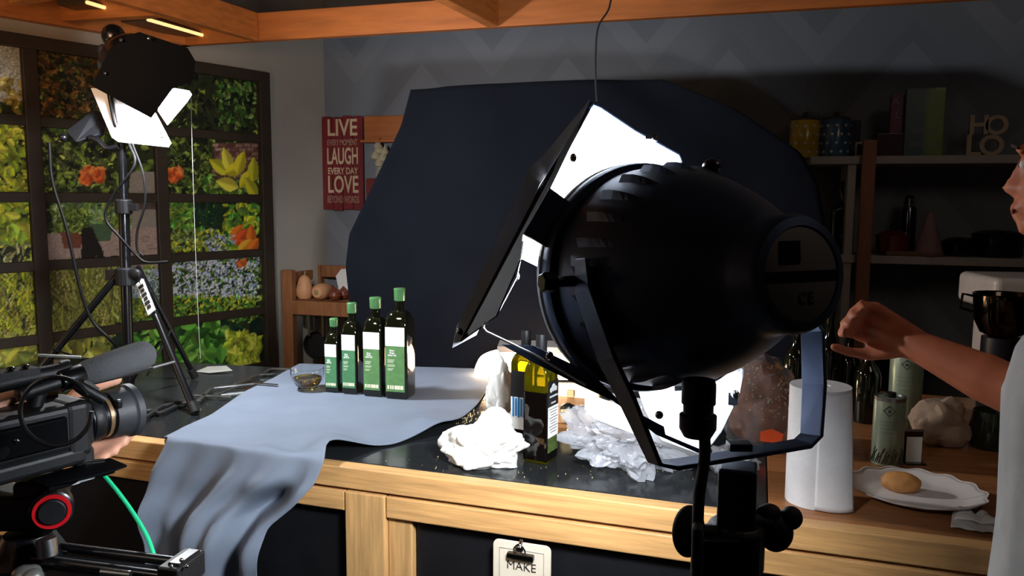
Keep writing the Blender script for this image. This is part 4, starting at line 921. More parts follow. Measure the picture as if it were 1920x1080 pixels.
#@@PART4
# ================================================================== RIGHT SHELF UNIT
YS = YB - .30
shl = thing('wall_shelf', 'white wall shelves on a brown wooden post at the right', 'shelf', (.39, YS, 0))
def hb(name, x0, x1, y0, y1, z0, z1, m_, l=None, par=None, **k):
    par = par or shl; o = MB().box(((x0 + x1) / 2 - par.location.x, (y0 + y1) / 2 - par.location.y, (z0 + z1) / 2 - par.location.z), (x1 - x0, y1 - y0, z1 - z0)).build(name, m_, par, bevel=.002)
    if l: o['label'] = l
    return o
zu = ony(1560, 308, YS).z; zl = ony(1600, 493, YS).z; zT = .031
whiteS = mat('off white shelf board', (176, 168, 160), .5); postM = mat('chestnut post', (150, 96, 66), .5, noise=.2, nscale=5, stretch=(8, 8, 1))
hb('shelf_board', .20, 2.6, YS, YB - .002, zu, zu + zT, whiteS); hb('shelf_board', .27, 2.6, YS, YB - .002, zl, zl + zT, whiteS)
hb('shelf_board', .27, 2.6, YS, YB - .002, .88, .91, whiteS)
pxa, pxb = ony(1617, 300, YS - .03).x, ony(1643, 300, YS - .03).x
hb('post', pxa, pxb, YS - .034, YS - .002, 0, ony(1630, 262, YS - .03).z, postM)
hb('post', 1.9, 1.95, YS - .034, YS - .002, 0, 1.72, postM)
hb('side_panel', pxa - .045, pxa - .015, YS + .01, YB - .01, .92, zu, whiteS, 'white upright panel behind the post')
ut, lt = zu + zT + .0005, zl + zT + .0005
def pot(px_, w_, label, col, dots, Y=YS + .20):
    c = ony(px_, 288, Y); t = thing('storage_jar', label, 'jar', (c.x, Y, ut), 0, 'polka dot storage jars')
    r_ = w_ / 2; H = .145
    MB().lathe([(0, 0), (r_ * .96, 0), (r_, .006), (r_, H), (r_ * .97, H + .003), (r_ * .9, H + .003), (r_ * .9, H - .02), (0, H - .02)], 32).build('jar_body', mat('glazed ' + label[:6], col, .25, coat=.4), t, smooth=True)
    b = MB()
    for i in range(4):
        for k in range(10):
            a = 2 * PI * (k + .5 * (i % 2)) / 10; n_ = V((math.cos(a), math.sin(a), 0)); c_ = n_ * (r_ + .0002) + V((0, 0, .022 + i * .034)); b.lathe([(0, .0006), (.0055, .0006), (.0055, -.0006)], 10, axis=n_, org=c_)
    o = b.build('painted_dots', mat('white glaze dots', (214, 214, 206), .3), t); o['kind'] = 'stuff'
    MB().lathe([(r_ * .98, H + .003), (r_ * .98, H + .010), (r_ * .5, H + .018), (0, H + .018)], 32).build('lid', mat('dark lid', (60, 52, 52), .5), t, smooth=True)
    MB().ball((0, 0, H + .026), (.012, .012, .012)).build('lid_knob', _mc['dark lid'], t, smooth=True)
pot(1507, .115, 'yellow polka dot jar at the left end of the upper wall shelf', (205, 170, 40), 1, YS + .12); pot(1565, .112, 'blue polka dot jar beside the yellow jar on the upper wall shelf', (62, 100, 124), 1, YS + .12)
# dotted jar contents etc
c = ony(1597, 288, YS + .2); o = MB().box((0, 0, .075), (.05, .09, .15)).build('tea_box', mat('dark grey box', (58, 56, 62), .7), None, bevel=.003); o.location = (c.x, YS + .2, ut); tag(o, 'dark grey box behind the blue polka dot jar', 'box')
def book(px0, px1, ytop, label, cov, text, tm, Y=YS + .10, th=.035, grp='cook books'):
    a_, b_ = ony(px0, 290, Y), ony(px1, 290, Y); H = ony(px0, ytop, Y).z - ut; w_ = b_.x - a_.x; t = thing('cook_book', label, 'book', ((a_.x + b_.x) / 2, Y, ut), 0, grp)
    MB().box((0, 0, H / 2), (w_, th, H)).build('cover', cov, t, bevel=.002)
    MB().box((.001, .0, H / 2 + .001), (w_ * .97, th * .8, H * 1.0)).build('pages', paperW, t)
    for s_, z_, ww, xx in text:
        textmesh(s_, .035, .0004, 'lettering', tm, t, Matrix(((1, 0, 0, t.location.x + xx * w_), (0, 0, -1, Y - th / 2 - .0006), (0, 1, 0, ut + H * z_), (0, 0, 0, 1))), width=w_ * ww)
    return t
tm1 = mat('pale cover print', (150, 145, 150), .6)
gm = bpy.data.materials.new('blue to green cover'); gm.use_nodes = True; nt = gm.node_tree; bs = nt.nodes['Principled BSDF']; bs.inputs['Roughness'].default_value = .4
t_ = nt.nodes.new('ShaderNodeTexCoord'); s_ = nt.nodes.new('ShaderNodeSeparateXYZ'); r_ = nt.nodes.new('ShaderNodeValToRGB'); nt.links.new(t_.outputs['Generated'], s_.inputs[0]); nt.links.new(s_.outputs[0], r_.inputs[0]); nt.links.new(r_.outputs[0], bs.inputs[0])
r_.color_ramp.elements[0].color = (*lin((40, 78, 84)), 1); r_.color_ramp.elements[0].position = .45; r_.color_ramp.elements[1].color = (*lin((104, 130, 24)), 1); r_.color_ramp.elements[1].position = .62
book(1692, 1765, 168, 'tall blue green book standing on the upper wall shelf', gm, [('THE FOOD', .90, .55, -.18), ('of the', .68, .3, -.1), ('kitchen table', .38, .6, 0), ('recipes and stories', .18, .7, 0)], tm1, YS + .06, .03)
book(1664, 1692, 178, 'narrow maroon book left of the tall blue green book', mat('maroon cover', (96, 26, 56), .45), [('A', .88, .5, -.2), ('L', .66, .3, -.0)], tm1, YS + .09, .03)
book(1641, 1691, 252, 'low dark maroon box in front of the maroon book', mat('dark maroon box', (58, 22, 38), .6), [], tm1, YS + .05, .04, None)
c = ony(1615, 290, YS + .04); t = thing('small_photo_frame', 'small white metal frame on the upper wall shelf behind the post', 'frame', (c.x, YS + .05, ut))
MB().box((0, 0, .028), (.045, .008, .055)).build('frame_border', whiteS, t, bevel=.001); MB().box((0, -.005, .028), (.032, .002, .042)).build('frame_picture', mat('dark grey box', (58, 56, 62), .7), t)
# block letters
def letter(ch, px_, z0, size, label):
    c = ony(px_, 285, YS + .09); ox = c.x
    cu = bpy.data.curves.new('tmp', 'FONT'); cu.body = ch; cu.size = size; cu.extrude = .012; cu.offset = .0025; cu.align_x = 'CENTER'; cu.resolution_u = 4
    t = bpy.data.objects.new('tmp', cu); COL.objects.link(t); dg = bpy.context.evaluated_depsgraph_get(); me = bpy.data.meshes.new_from_object(t.evaluated_get(dg)); bpy.data.objects.remove(t)
    mn = min(v.co.y for v in me.vertices)
    for v in me.vertices: v.co = (v.co.x, -v.co.z, v.co.y - mn)
    me.materials.append(mat('cream wooden letter', (190, 172, 146), .6)); o = bpy.data.objects.new('block_letter', me); COL.objects.link(o); o.location = (ox, YS + .09, z0); tag(o, label, 'letter', 'cream block letters')
letter('L', 1822, ut, .11, 'cream wooden block letter L in the bottom row on the upper wall shelf'); letter('O', 1857, ut, .105, 'cream wooden block letter O in the bottom row on the upper wall shelf')
letter('H', 1831, ut + .0805, .098, 'cream wooden block letter H in the top row of the stacked letters'); letter('O', 1864, ut + .0775, .098, 'cream wooden block letter O in the top row of the stacked letters')
# lower shelf
def dark_bottle(loc, H, r, label, m_=oilglass, grp=None, name='dark_bottle'):
    t = thing(name, label, 'bottle', loc, 0, grp)
    MB().lathe([(0, 0), (r * .95, 0), (r, .005), (r, H * .58), (r * .8, H * .66), (r * .4, H * .74), (r * .36, H * .93), (0, H * .93)], 28).build('glass_body', m_, t, smooth=True)
    MB().lathe([(r * .42, H * .90), (r * .44, H * .91), (r * .44, H), (0, H)], 20).build('cap', matblk, t, smooth=True)
    return t
c = ony(1575, 470, YS + .12); dark_bottle((c.x, c.y, lt), .29, .048, 'tall dark bottle at the left end of the lower wall shelf')
c = ony(1700, 470, YS + .16); t = thing('chrome_shaker', 'tall chrome shaker behind the red pot on the lower wall shelf', 'shaker', (c.x, c.y, lt))
MB().lathe([(0, 0), (.03, 0), (.028, .17), (.022, .19), (0, .195)], 24).build('shaker_body', mat('smoked chrome', (90, 90, 96), .15, metal=1), t, smooth=True); MB().lathe([(.022, .19), (.022, .22), (.01, .235), (0, .235)], 20).build('lid', chrome, t, smooth=True)
c = ony(1672, 470, YS + .08); t = thing('red_casserole', 'dark red casserole pot on the lower wall shelf', 'pot', (c.x, c.y, lt))
MB().lathe([(0, 0), (.045, .0), (.06, .012), (.062, .07), (.058, .07), (.056, .02), (0, .012)], 32).build('pot_body', mat('dark red enamel', (104, 34, 28), .3, coat=.3), t, smooth=True)
MB().lathe([(.064, .07), (.064, .076), (.03, .095), (0, .098)], 32).build('lid', _mc['dark red enamel'], t, smooth=True); MB().ball((0, 0, .107), (.012, .012, .010)).build('lid_knob', gloss, t, smooth=True)
c = ony(1740, 474, YS + .05); t = thing('gift_cone', 'pale pink striped cone on the lower wall shelf', 'cone', (c.x, c.y, lt))
MB().lathe([(0, 0), (.052, 0), (.054, .006), (.012, .165), (.004, .172), (0, .172)], 28).build('cone_body', mat('dusty pink', (148, 116, 116), .7, noise=.15, nscale=40), t, smooth=True); MB().lathe([(.055, 0), (.057, .002), (.053, .016), (.051, .016)], 28).build('base_band', mat('dusty band', (120, 88, 88), .7), t, smooth=True)
c = ony(1690, 484, YS + .03); o = MB().box((0, 0, .009), (.12, .04, .018)).build('wooden_tray', mat('dull wood', (120, 84, 52), .6), None, bevel=.003); o.location = (c.x, YS + .024, lt); tag(o, 'small wooden tray at the front edge of the lower wall shelf', 'tray')
for i, (x_, r_, h_, lb) in enumerate(((1797, .062, .055, 'low black saucepan on the lower wall shelf right of the pink cone'), (1868, .088, .085, 'larger black saucepan on the lower wall shelf near the person'))):
    c = ony(x_, 474, YS + .12); t = thing('saucepan', lb, 'pan', (c.x, c.y, lt), 0, 'black saucepans')
    MB().lathe([(0, 0), (r_ * .95, 0), (r_, .008), (r_, h_), (r_ * 1.03, h_ + .002), (r_ * .97, h_ + .002), (r_ * .96, .01), (0, .01)], 32).build('pan_body', gloss, t, smooth=True)
    MB().beam((0, -r_ * .98, h_ * .8), (-.05, -r_ - .045, h_ * .9), .018, .009).build('handle', matblk, t, bevel=.002)
    MB().lathe([(r_ * .98, h_ + .003), (r_ * .6, h_ + .014), (0, h_ + .018)], 32).build('lid', gloss, t, smooth=True)
# mixer + bowl standing at the back of the counter
c = onz(1850, 735, .9); mxp = V((c.x, c.y, .9005))
t = thing('stand_mixer', 'cream stand mixer body standing behind the dark bowl at the right', 'mixer', mxp + V((.06, .06, 0)), R(10))
MB().box((0, 0, .02), (.22, .30, .04)).build('mixer_base', mat('cream enamel', (206, 190, 178), .35), t, bevel=.012)
MB().box((.02, .06, .16), (.16, .11, .26)).build('column', _mc['cream enamel'], t, bevel=.02); MB().box((-.0, .0, .315), (.21, .26, .10)).build('mixer_head', _mc['cream enamel'], t, bevel=.02, bseg=4)
c2 = at(1842, 560, 2.05); t = thing('steel_bowl', 'shiny dark steel mixing bowl in front of the cream mixer', 'bowl', (mxp.x - .03, mxp.y - .22, .9405 + .0))
zb_ = ony(1842, 630, mxp.y - .22).z; H_b = ony(1842, 552, mxp.y - .22).z - zb_
t.location.z = zb_
darksteel = mat('dark polished steel', (70, 62, 56), .1, metal=1)
MB().lathe([(0, 0), (.03, .0), (.055, .012), (.073, .05), (.078, H_b), (.081, H_b + .003), (.078, H_b + .005), (.074, H_b), (.07, .05), (.05, .018), (0, .008)], 40).build('bowl_body', darksteel, t, smooth=True)
MB().tube([(-.078, 0, H_b - .005), (-.105, 0, H_b + .0), (-.11, 0, H_b - .04), (-.078, 0, H_b - .05)], .004, 8).build('handle', darksteel, t, smooth=True)
stz = zb_ - .9005
o = MB().lathe([(.05, 0), (.052, .004), (.05, stz), (0, stz)], 28).build('stack_of_tins', mat('dark cookie tin', (28, 26, 30), .4), None, smooth=True); o.name = 'dark_tin'; o.location = (mxp.x - .03, mxp.y - .22, .9005); tag(o, 'dark round tin under the steel mixing bowl', 'tin')

# ================================================================== RIGHT COUNTER THINGS
p = onz(1528, 938, .9); t = thing('paper_towel_roll', 'standing white kitchen paper roll with loose sheet on the wooden worktop', 'paper roll', (p.x, p.y, .9005))
dR = (p - CAM).dot(fw); rr = 54 / 1500 * dR; HR = ony(1528, 722, p.y).z - .9
MB().lathe([(rr * .32, 0), (rr, 0), (rr * 1.0, HR), (rr * .32, HR), (rr * .30, HR - .004), (rr * .30, .004)], 48).build('roll', mat('soft white paper', (222, 222, 224), .85, bump=.15, bscale=60), t, smooth=True)
def sheet(u, v):
    a = R(-95) + u * R(70); r_ = rr * (1.03 + .10 * u * (.3 + v * 1.0)); z_ = HR * (.98 - v * .98); lift = .0
    q = V((r_ * math.cos(a), r_ * math.sin(a), max(z_, .002))); q += V((.006, -.02, 0)) * (u * v); return q
MB().grid(sheet, 16, 20).build('loose_sheet', _mc['soft white paper'], t, smooth=True, solid=.0008)
MB().lathe([(rr * .30, .003), (rr * .30, HR - .003), (rr * .26, HR - .003), (rr * .26, .003)], 32).build('card_core', mat('brown card', (150, 120, 92), .8), t, smooth=True)
tinG = mat('pale green tin', (150, 164, 142), .3, metal=.35, noise=.05)
def tin(px_, py, wpx, ytop, label):
    p = onz(px_, py, .9); d_ = (p - CAM).dot(fw); r_ = wpx / 2 / 1500 * d_; H = ony(px_, ytop, p.y).z - .9
    t = thing('oil_tin', label, 'tin', (p.x, p.y, .9005), 0, 'pale green oil tins')
    MB().lathe([(0, 0), (r_ * .97, 0), (r_, .003), (r_, H - .006), (r_ * .97, H - .003), (r_ * .6, H - .002), (0, H - .002)], 40).build('can_body', tinG, t, smooth=True)
    MB().lathe([(r_ * 1.01, H - .008), (r_ * 1.02, H), (r_ * .94, H), (r_ * .93, H - .005)], 40).build('top_rim', steel, t, smooth=True)
    MB().lathe([(.012, H - .003), (.012, H + .008), (0, H + .008)], 16).build('spout_cap', matblk, t, smooth=True)
    dirc = (CAM - p); dirc.z = 0; dirc.normalize(); sd = V((-dirc.y, dirc.x, 0)); b = MB()
    ang0 = math.atan2(dirc.y, dirc.x)
    def on(a, z): return V((math.cos(ang0 + a) * (r_ + .0006), math.sin(ang0 + a) * (r_ + .0006), z))
    hw = .012 / r_; zc_ = H * .82
    ring_ = [on(hw * math.cos(k * PI / 2), zc_ + .012 * math.sin(k * PI / 2)) for k in range(4)]
    for i in range(4): b.tube([ring_[i], on((ring_[i] - ring_[i]).x, zc_) if False else ring_[(i + 1) % 4]], .0009, 5)
    b.ball(on(0, zc_), (.0035, .0035, .0035), 8, 6); b.build('diamond_emblem', mat('dark green print', (54, 66, 56), .6), t)
    b = MB()
    for z_, w_ in ((.66, 1.0), (.61, .8), (.56, .9), (.50, .6)): b.tube([on(-w_ * .6 + .2 * i * w_, H * z_) for i in range(7)], .0005, 4)
    b.build('small_print', mat('grey green print', (112, 124, 108), .6), t)
    b = MB()
    for i in range(16):
        a = -1.3 + .16 * i; b.tube([on(a, .006), on(a + .15, .016 + .006 * (i % 3)), on(a + .32, .024 + .012 * ((i * 7) % 4) / 2)], .0011, 4)
    b.build('grass_print', _mc['dark green print'], t)
tin(1662, 868, 55, 742, 'shorter pale green oil tin standing in front of the taller tin'); tin(1693, 800, 57, 652, 'taller pale green oil tin standing behind the shorter tin')
p = onz(1712, 868, .9); t = thing('napkin_holder', 'small steel holder with a white card beside the green tins', 'holder', (p.x, p.y, .9005), R(14))
MB().box((0, 0, .03), (.034, .003, .06)).build('card', paperW, t); MB().box((.0, .008, .036), (.044, .004, .072)).build('back_plate', darksteel, t, bevel=.001); MB().box((.0, -.002, .001), (.044, .03, .003)).build('foot_plate', darksteel, t)
MB().tube([(-.022, .004, .074), (.022, .004, .074)], .003, 8).build('top_bar', steel, t)
# plate and bread
p = onz(1715, 930, .9); t = thing('paper_plate', 'white scalloped paper plate with a piece of bread on the wooden worktop', 'plate', (p.x, p.y, .9005))
def plate(u, v):
    a = 2 * PI * u; r_ = .128 * v; sc = 1 + .025 * math.cos(a * 14) * max(0, v - .7) / .3; z_ = .002 + (.016 * max(0, (v - .68) / .32) ** 1.1); return V((r_ * sc * math.cos(a), r_ * sc * math.sin(a) * .92, z_ + .0015 * math.cos(a * 14) * max(0, v - .7) / .3))
MB().grid(plate, 112, 14).build('plate_disc', mat('white card plate', (216, 208, 202), .5), t, smooth=True, solid=.0012)
def rim(u, v): q = plate(u, .985 + .02 * v); return q + V((0, 0, .0012))
MB().grid(rim, 112, 1).build('scalloped_rim', _mc['white card plate'], t, smooth=True, solid=.001)
pb2 = onz(1688, 918, .905); o = crumple('bread_piece', 'golden bread roll piece on the scalloped paper plate', 'bread', (pb2.x, pb2.y, .9036), (.038, .026, .021), 4, mat('golden crust', (198, 138, 78), .6, noise=.2, nscale=20, bump=.2, bscale=80), .12, 4, fr_=1.2, flat=False)
p = onz(1822, 982, .9); t = thing('napkin', 'crumpled white napkin at the front edge right of the plate', 'napkin', (p.x, p.y, .9005), R(-8))
def nap(u, v): return V(((u - .5) * .075 * (1 - .25 * v), (v - .5) * .085, .002 + .008 * abs(nz(u * 3, v * 3, 5)) + .010 * v * abs(math.sin(u * 5))))
MB().grid(nap, 20, 20).build('napkin_sheet', paperW, t, smooth=True, solid=.001); MB().grid(lambda u, v: nap(u, .35 + v * .3) + V((.004, 0, .004 + .004 * math.sin(v * 3.1))), 20, 6).build('napkin_fold', paperW, t, smooth=True, solid=.001)
# bread in a bag
p = onz(1420, 838, .9); t = thing('bagged_loaf', 'seeded brown loaf in a clear bag with orange sticker behind the lamp yoke', 'bread', (p.x, p.y + .03, .9005))
def crump_mesh(name, r, seed, m_, amp, par, off=(0, 0, 0), fr_=2, sub=4, flat=False):
    o = crumple(name, 'x', 'x', off, r, seed, m_, amp, sub, fr_=fr_, flat=flat); del o['label']; del o['category']; o.parent = par; return o
crust = mat('seeded crust', (150, 88, 48), .6, noise=.4, nscale=45, bump=.4, bscale=60)
crump_mesh('loaf', (.072, .062, .105), 2.2, crust, .12, t, (0, .0, .012))
b = MB(); rg2 = random.Random(3)
for i in range(170):
    a = rg2.uniform(-PI, 0); e = rg2.uniform(-.2, 1.2); d_ = V((math.cos(a) * math.cos(e), math.sin(a) * math.cos(e), math.sin(e))); b.ball((d_.x * .073, d_.y * .063, .096 + d_.z * .106), (.0022, .0016, .0028), 6, 4)
o = b.build('sesame_seeds', mat('sesame', (222, 196, 150), .6), t); o['kind'] = 'stuff'
bag2 = mat('thin bag film', (235, 235, 240), .2, trans=.9, ior=1.05, bump=.5, bscale=30, spec=.8)
crump_mesh('bag_film', (.088, .078, .118), 5.5, bag2, .22, t, (0, 0, .0), 2.2, 4, True)
MB().plate([(.005, -.082, .03), (.052, -.084, .028), (.056, -.084, .052), (.03, -.085, .062), (.004, -.083, .052)], .001, (0, -1, 0)).build('orange_sticker', mat('orange sticker', (226, 82, 34), .5), t)
# paper bag, jar with yellow-green, dark bottles
p = onz(1765, 838, .9); crumple('paper_bag', 'crumpled beige paper bag behind the napkin holder', 'bag', (p.x, p.y + .02, .901), (.062, .05, .062), 6.6, mat('beige paper', (150, 128, 108), .8), .3, 4, fr_=1.5)
p = onz(1858, 838, .9); t = thing('oil_jug', 'dark glass jug with yellow green oil near the person', 'jug', (p.x, p.y, .9005))
MB().lathe([(0, 0), (.045, 0), (.05, .01), (.05, .05), (.046, .07), (.044, .09), (.042, .09), (.044, .07), (.047, .05), (.046, .008), (0, .006)], 32).build('jug_glass', mat('smoky glass', (60, 66, 50), .05, trans=.6), t, smooth=True)
MB().lathe([(0, .008), (.044, .01), (.0455, .05), (0, .051)], 32).build('oil', mat('yellow green oil', (150, 150, 20), .2), t, smooth=True)
MB().tube(bez([(.046, 0, .08), (.075, 0, .075), (.078, 0, .04), (.049, 0, .025)], 5), .004, 8).build('handle', _mc['smoky glass'], t, smooth=True)
for i, (x_, y_, H, lb) in enumerate(((1488, 770, .26, 'dark round bottle behind the paper roll, leftmost'), (1548, 775, .30, 'tall dark round bottle directly behind the paper roll'), (1586, 772, .25, 'dark round bottle behind the paper roll, rightmost'), (1622, 790, .22, 'short dark round bottle left of the taller green tin'))):
    p = onz(x_, y_, .9); dark_bottle((p.x, p.y, .9005), H, .034, lb, oilglass, 'dark round bottles', 'round_bottle')

# ================================================================== PEOPLE
def cap(mb, a, b_, ra, rb, n=12):
    a = V(a); b_ = V(b_); mb.tube([a, b_], [ra, rb], n); mb.ball(a, ra, n, 8); mb.ball(b_, rb, n, 8)
def limb(mb, pts, rs):
    for (a, ra), (c, rc) in zip(list(zip(pts, rs)), list(zip(pts, rs))[1:]): cap(mb, a, c, ra, rc)
def hand(mb, wr, fwd_, pn, th, curl=(35, 38, 42, 46), sc=1.0, spread=6, thumb=30):
    """wr wrist point, fwd_ toward the fingers, pn palm normal, th toward the thumb"""
    f_ = V(fwd_).normalized(); pn = (V(pn) - f_ * V(pn).dot(f_)).normalized(); th = f_.cross(pn) if f_.cross(pn).dot(V(th)) > 0 else pn.cross(f_)
    P = lambda x, y, z: V(wr) + (f_ * x + th * y + pn * z) * sc
    for y in (-.030, -.010, .010, .028): cap(mb, P(.005, y * .6, 0), P(.088, y, 0), .0135 * sc, .0125 * sc, 10)
    cap(mb, P(.03, 0, .004), P(.07, 0, .004), .017 * sc, .015 * sc)
    for i, (y, L_, r_) in enumerate(((.030, .070, .0088), (.010, .078, .0090), (-.010, .073, .0086), (-.029, .058, .0078))):
        a = 0; q = P(.090, y, 0); sp_ = R(spread) * (y / .03)
        for k, fr_ in enumerate((.45, .31, .24)):
            a += R(curl[i]) * (1, 1.15, .8)[k]; d_ = (f_ * math.cos(a) + pn * math.sin(a) + th * math.sin(sp_) * math.cos(a)).normalized(); q2 = q + d_ * L_ * fr_ * sc
            cap(mb, q, q2, (r_ - .0006 * k) * sc, (r_ - .0006 * (k + 1)) * sc, 10); q = q2
    q = P(.022, .026, .006); a1 = P(.055, .050, .012); a2 = P(.082, .058, .012 + .02 * math.sin(R(thumb))); a3 = P(.106, .060, .014 + .04 * math.sin(R(thumb)))
    limb(mb, [q, a1, a2, a3], [.014 * sc, .0115 * sc, .0098 * sc, .0086 * sc])
def head(mb, c, face, sc=1.0):
    """head centre, face direction"""
    f_ = V((face[0], face[1], 0)).normalized(); s_ = V((-f_.y, f_.x, 0)); P = lambda x, y, z: V(c) + (f_ * x + s_ * y + V((0, 0, 1)) * z) * sc
    rot = Matrix((f_, s_, V((0, 0, 1)))).transposed()
    mb.ball(P(-.012, 0, .028), (.092 * sc, .074 * sc, .086 * sc), 24, 16, rot); mb.ball(P(.018, 0, -.035), (.064 * sc, .056 * sc, .078 * sc), 20, 14, rot)
    mb.ball(P(.055, 0, -.088), (.026 * sc, .026 * sc, .02 * sc), 14, 10, rot)
    limb(mb, [P(.078, 0, .012), P(.088, 0, -.016), P(.094, 0, -.028)], [.008 * sc, .009 * sc, .011 * sc]); mb.ball(P(.085, .011, -.030), .008 * sc); mb.ball(P(.085, -.011, -.030), .008 * sc)
    for y in (-.032, .032): limb(mb, [P(.076, y - .016, .028), P(.082, y, .032), P(.074, y + .016, .028)], [.007 * sc] * 3)
    limb(mb, [P(.080, -.016, -.060), P(.086, 0, -.058), P(.080, .016, -.060)], [.006 * sc, .0075 * sc, .006 * sc]); limb(mb, [P(.078, -.013, -.070), P(.084, 0, -.071), P(.078, .013, -.070)], [.006 * sc, .0075 * sc, .006 * sc])
    for y in (-.074, .074): mb.ball(P(-.006, y, -.008), (.016 * sc, .007 * sc, .03 * sc), 12, 10, rot)
    return P, rot
def face_parts(t, P, rot, sc, hairm, cap_=None):
    for y in (-.031, .031):
        MB().ball(P(.071, y, .008), (.010 * sc, .012 * sc, .008 * sc), 12, 8, rot).build('eye', mat('eye white', (220, 214, 208), .3), t, world=True, smooth=True)
        MB().ball(P(.0785, y, .008), (.003 * sc, .005 * sc, .005 * sc), 10, 8, rot).build('iris', mat('dark iris', (40, 26, 18), .2), t, world=True, smooth=True)
        m_ = MB(); limb(m_, [P(.084, y - .018, .034), P(.089, y, .039), P(.082, y + .018, .034)], [.0032, .0042, .003]); m_.build('eyebrow', hairm, t, world=True, smooth=True)
    m_ = MB(); m_.ball(P(-.022, 0, .045), (.095 * sc, .082 * sc, .086 * sc), 24, 16, rot); m_.ball(P(-.055, 0, -.0), (.06 * sc, .074 * sc, .075 * sc), 20, 12, rot)
    for y in (-.066, .066): m_.ball(P(-.012, y, .016), (.022 * sc, .014 * sc, .04 * sc), 12, 10, rot)
    m_.build('hair', hairm, t, world=True, remesh=.006, smooth=True)
    m_ = MB(); m_.ball(P(.0855, 0, -.065), (.003 * sc, .020 * sc, .006 * sc), 14, 8, rot); m_.build('lips', mat('lips', (160, 84, 74), .5), t, world=True, smooth=True)
# person at the right, reaching over the counter
hc = at(2028, 318, 1.14)
pr = thing('person', 'person at the right edge in a light grey shirt reaching over the counter', 'person', (hc.x, hc.y, 0))
facev = (-.95, .35)
b = MB(); P_, rot_ = head(b, hc, facev, .92)
neck = hc + V((.015, -.01, -.20)); 
def tor(off, z): return V((hc.x + .07 + off, hc.y - .03, z))
limb(b, [hc + V((.01, 0, -.08)), neck], [.056, .060])
fdir = V((facev[0], facev[1], 0)).normalized(); sdir = V((-fdir.y, fdir.x, 0))
shL = tor(0, hc.z - .26) + sdir * .17; shR = tor(0, hc.z - .26) - sdir * .17
near = shL if (shL - CAM).length < (shR - CAM).length else shR; far_ = shR if near is shL else shL
for q in (shL, shR): limb(b, [neck, q], [.06, .055])
limb(b, [tor(0, hc.z - .30), tor(0, hc.z - .55), tor(0.0, hc.z - .70)], [.13, .12, .13])
wr = at(1712, 645, 1.40); el = at(1925, 745, 1.27)
limb(b, [far_, V(far_).lerp(el, .5) + V((0, 0, -.03)), el, V(el).lerp(wr, .35), wr], [.052, .047, .040, .041, .027])
hd = (wr - el).normalized()
hand(b, wr, hd + V((-.1, .1, .05)), -fw - up * .3, -up * .9 + rt * .1, (48, 50, 52, 54), 1.0, 8, 50)
el2 = near + V((.06, -.06, -.27)); wr2 = el2 + V((.0, .03, -.24)); limb(b, [near, el2, wr2], [.05, .04, .028]); hand(b, wr2, (0, .1, -1), (1, 0, 0), (0, 1, 0), (20, 22, 24, 26))
for s_ in (-1, 1):
    hp = tor(0, .88) + sdir * .09 * s_; limb(b, [tor(0, .92), hp, hp + V((0, 0, -.42)), V((hp.x, hp.y, .08))], [.13, .095, .062, .045]); limb(b, [V((hp.x, hp.y, .045)), V((hp.x + fdir.x * .15, hp.y + fdir.y * .15, .035))], [.044, .034])
b.build('body', skinD, pr, world=True, smooth=True, remesh=.006)
b = MB(); shirt = mat('light grey jersey', (176, 180, 182), .85, bump=.1)
limb(b, [neck + V((0, 0, -.03)), shL], [.070, .068]); limb(b, [neck + V((0, 0, -.03)), shR], [.070, .068]); limb(b, [tor(0, hc.z - .32), tor(0, hc.z - .52), tor(0, hc.z - .72), tor(0, .86)], [.155, .148, .16, .165])
for q in (shL, shR): limb(b, [q, tor(0, hc.z - .5) + (q - tor(0, hc.z - .26)) * .5], [.068, .10])
limb(b, [far_, V(far_).lerp(V(far_).lerp(el, .5) + V((0, 0, -.03)), .85)], [.068, .066]); limb(b, [near, near.lerp(el2, .6)], [.066, .064])
b.build('shirt', shirt, pr, world=True, smooth=True, remesh=.008)
b = MB()
for s_ in (-1, 1):
    hp = tor(0, .88) + sdir * .09 * s_; limb(b, [tor(0, .90), hp, hp + V((0, 0, -.42)), V((hp.x, hp.y, .10))], [.145, .112, .078, .066])
b.build('trousers', mat('dark denim', (34, 38, 50), .85), pr, world=True, smooth=True, remesh=.01)
face_parts(pr, P_, rot_, .92, mat('dark hair', (26, 20, 18), .6, bump=.4, bscale=120))

# camera operator at the left
LC = at(222, 773, 1.30)
th_ = R(33); CX = (rt * math.sin(th_) + V((fw.x, fw.y, 0)).normalized() * math.cos(th_)); CX.z = 0; CX.normalize(); CZ = V((0, 0, 1)); CY = CZ.cross(CX)
CM = Matrix(((CX.x, CY.x, 0, LC.x), (CX.y, CY.y, 0, LC.y), (CX.z, CY.z, 1, LC.z), (0, 0, 0, 1)))
K = lambda x, y, z: CM @ V((x, y, z))
K2 = lambda x, y, z: CM @ V((-.022 + .84 * x, .84 * y, .84 * z))
CL = CM @ Matrix.Translation((-.022, 0, 0)) @ Matrix.Scale(.84, 4)
op_h = K(-.50, .16, .16)
op = thing('person', 'camera operator out of frame at the left whose hands hold the camcorder lens', 'person', (op_h.x, op_h.y, 0))
b = MB(); P2, rot2 = head(b, op_h, CX, 1.0); nk = op_h + V((-.02, 0, -.2)) - CX * .02
limb(b, [op_h + V((0, 0, -.08)), nk], [.052, .056]); tb = lambda z: V((nk.x, nk.y, z)) - CX * .03
s1 = tb(nk.z - .05) + CY * .17; s2 = tb(nk.z - .05) - CY * .17
for q in (s1, s2): limb(b, [nk, q], [.056, .05])
limb(b, [tb(nk.z - .1), tb(nk.z - .35), tb(nk.z - .5)], [.12, .11, .12])
wl = K2(-.085, .082, -.025); el_ = K(-.30, .20, -.14)
limb(b, [s1, el_, el_.lerp(wl, .4), wl], [.048, .038, .036, .026])
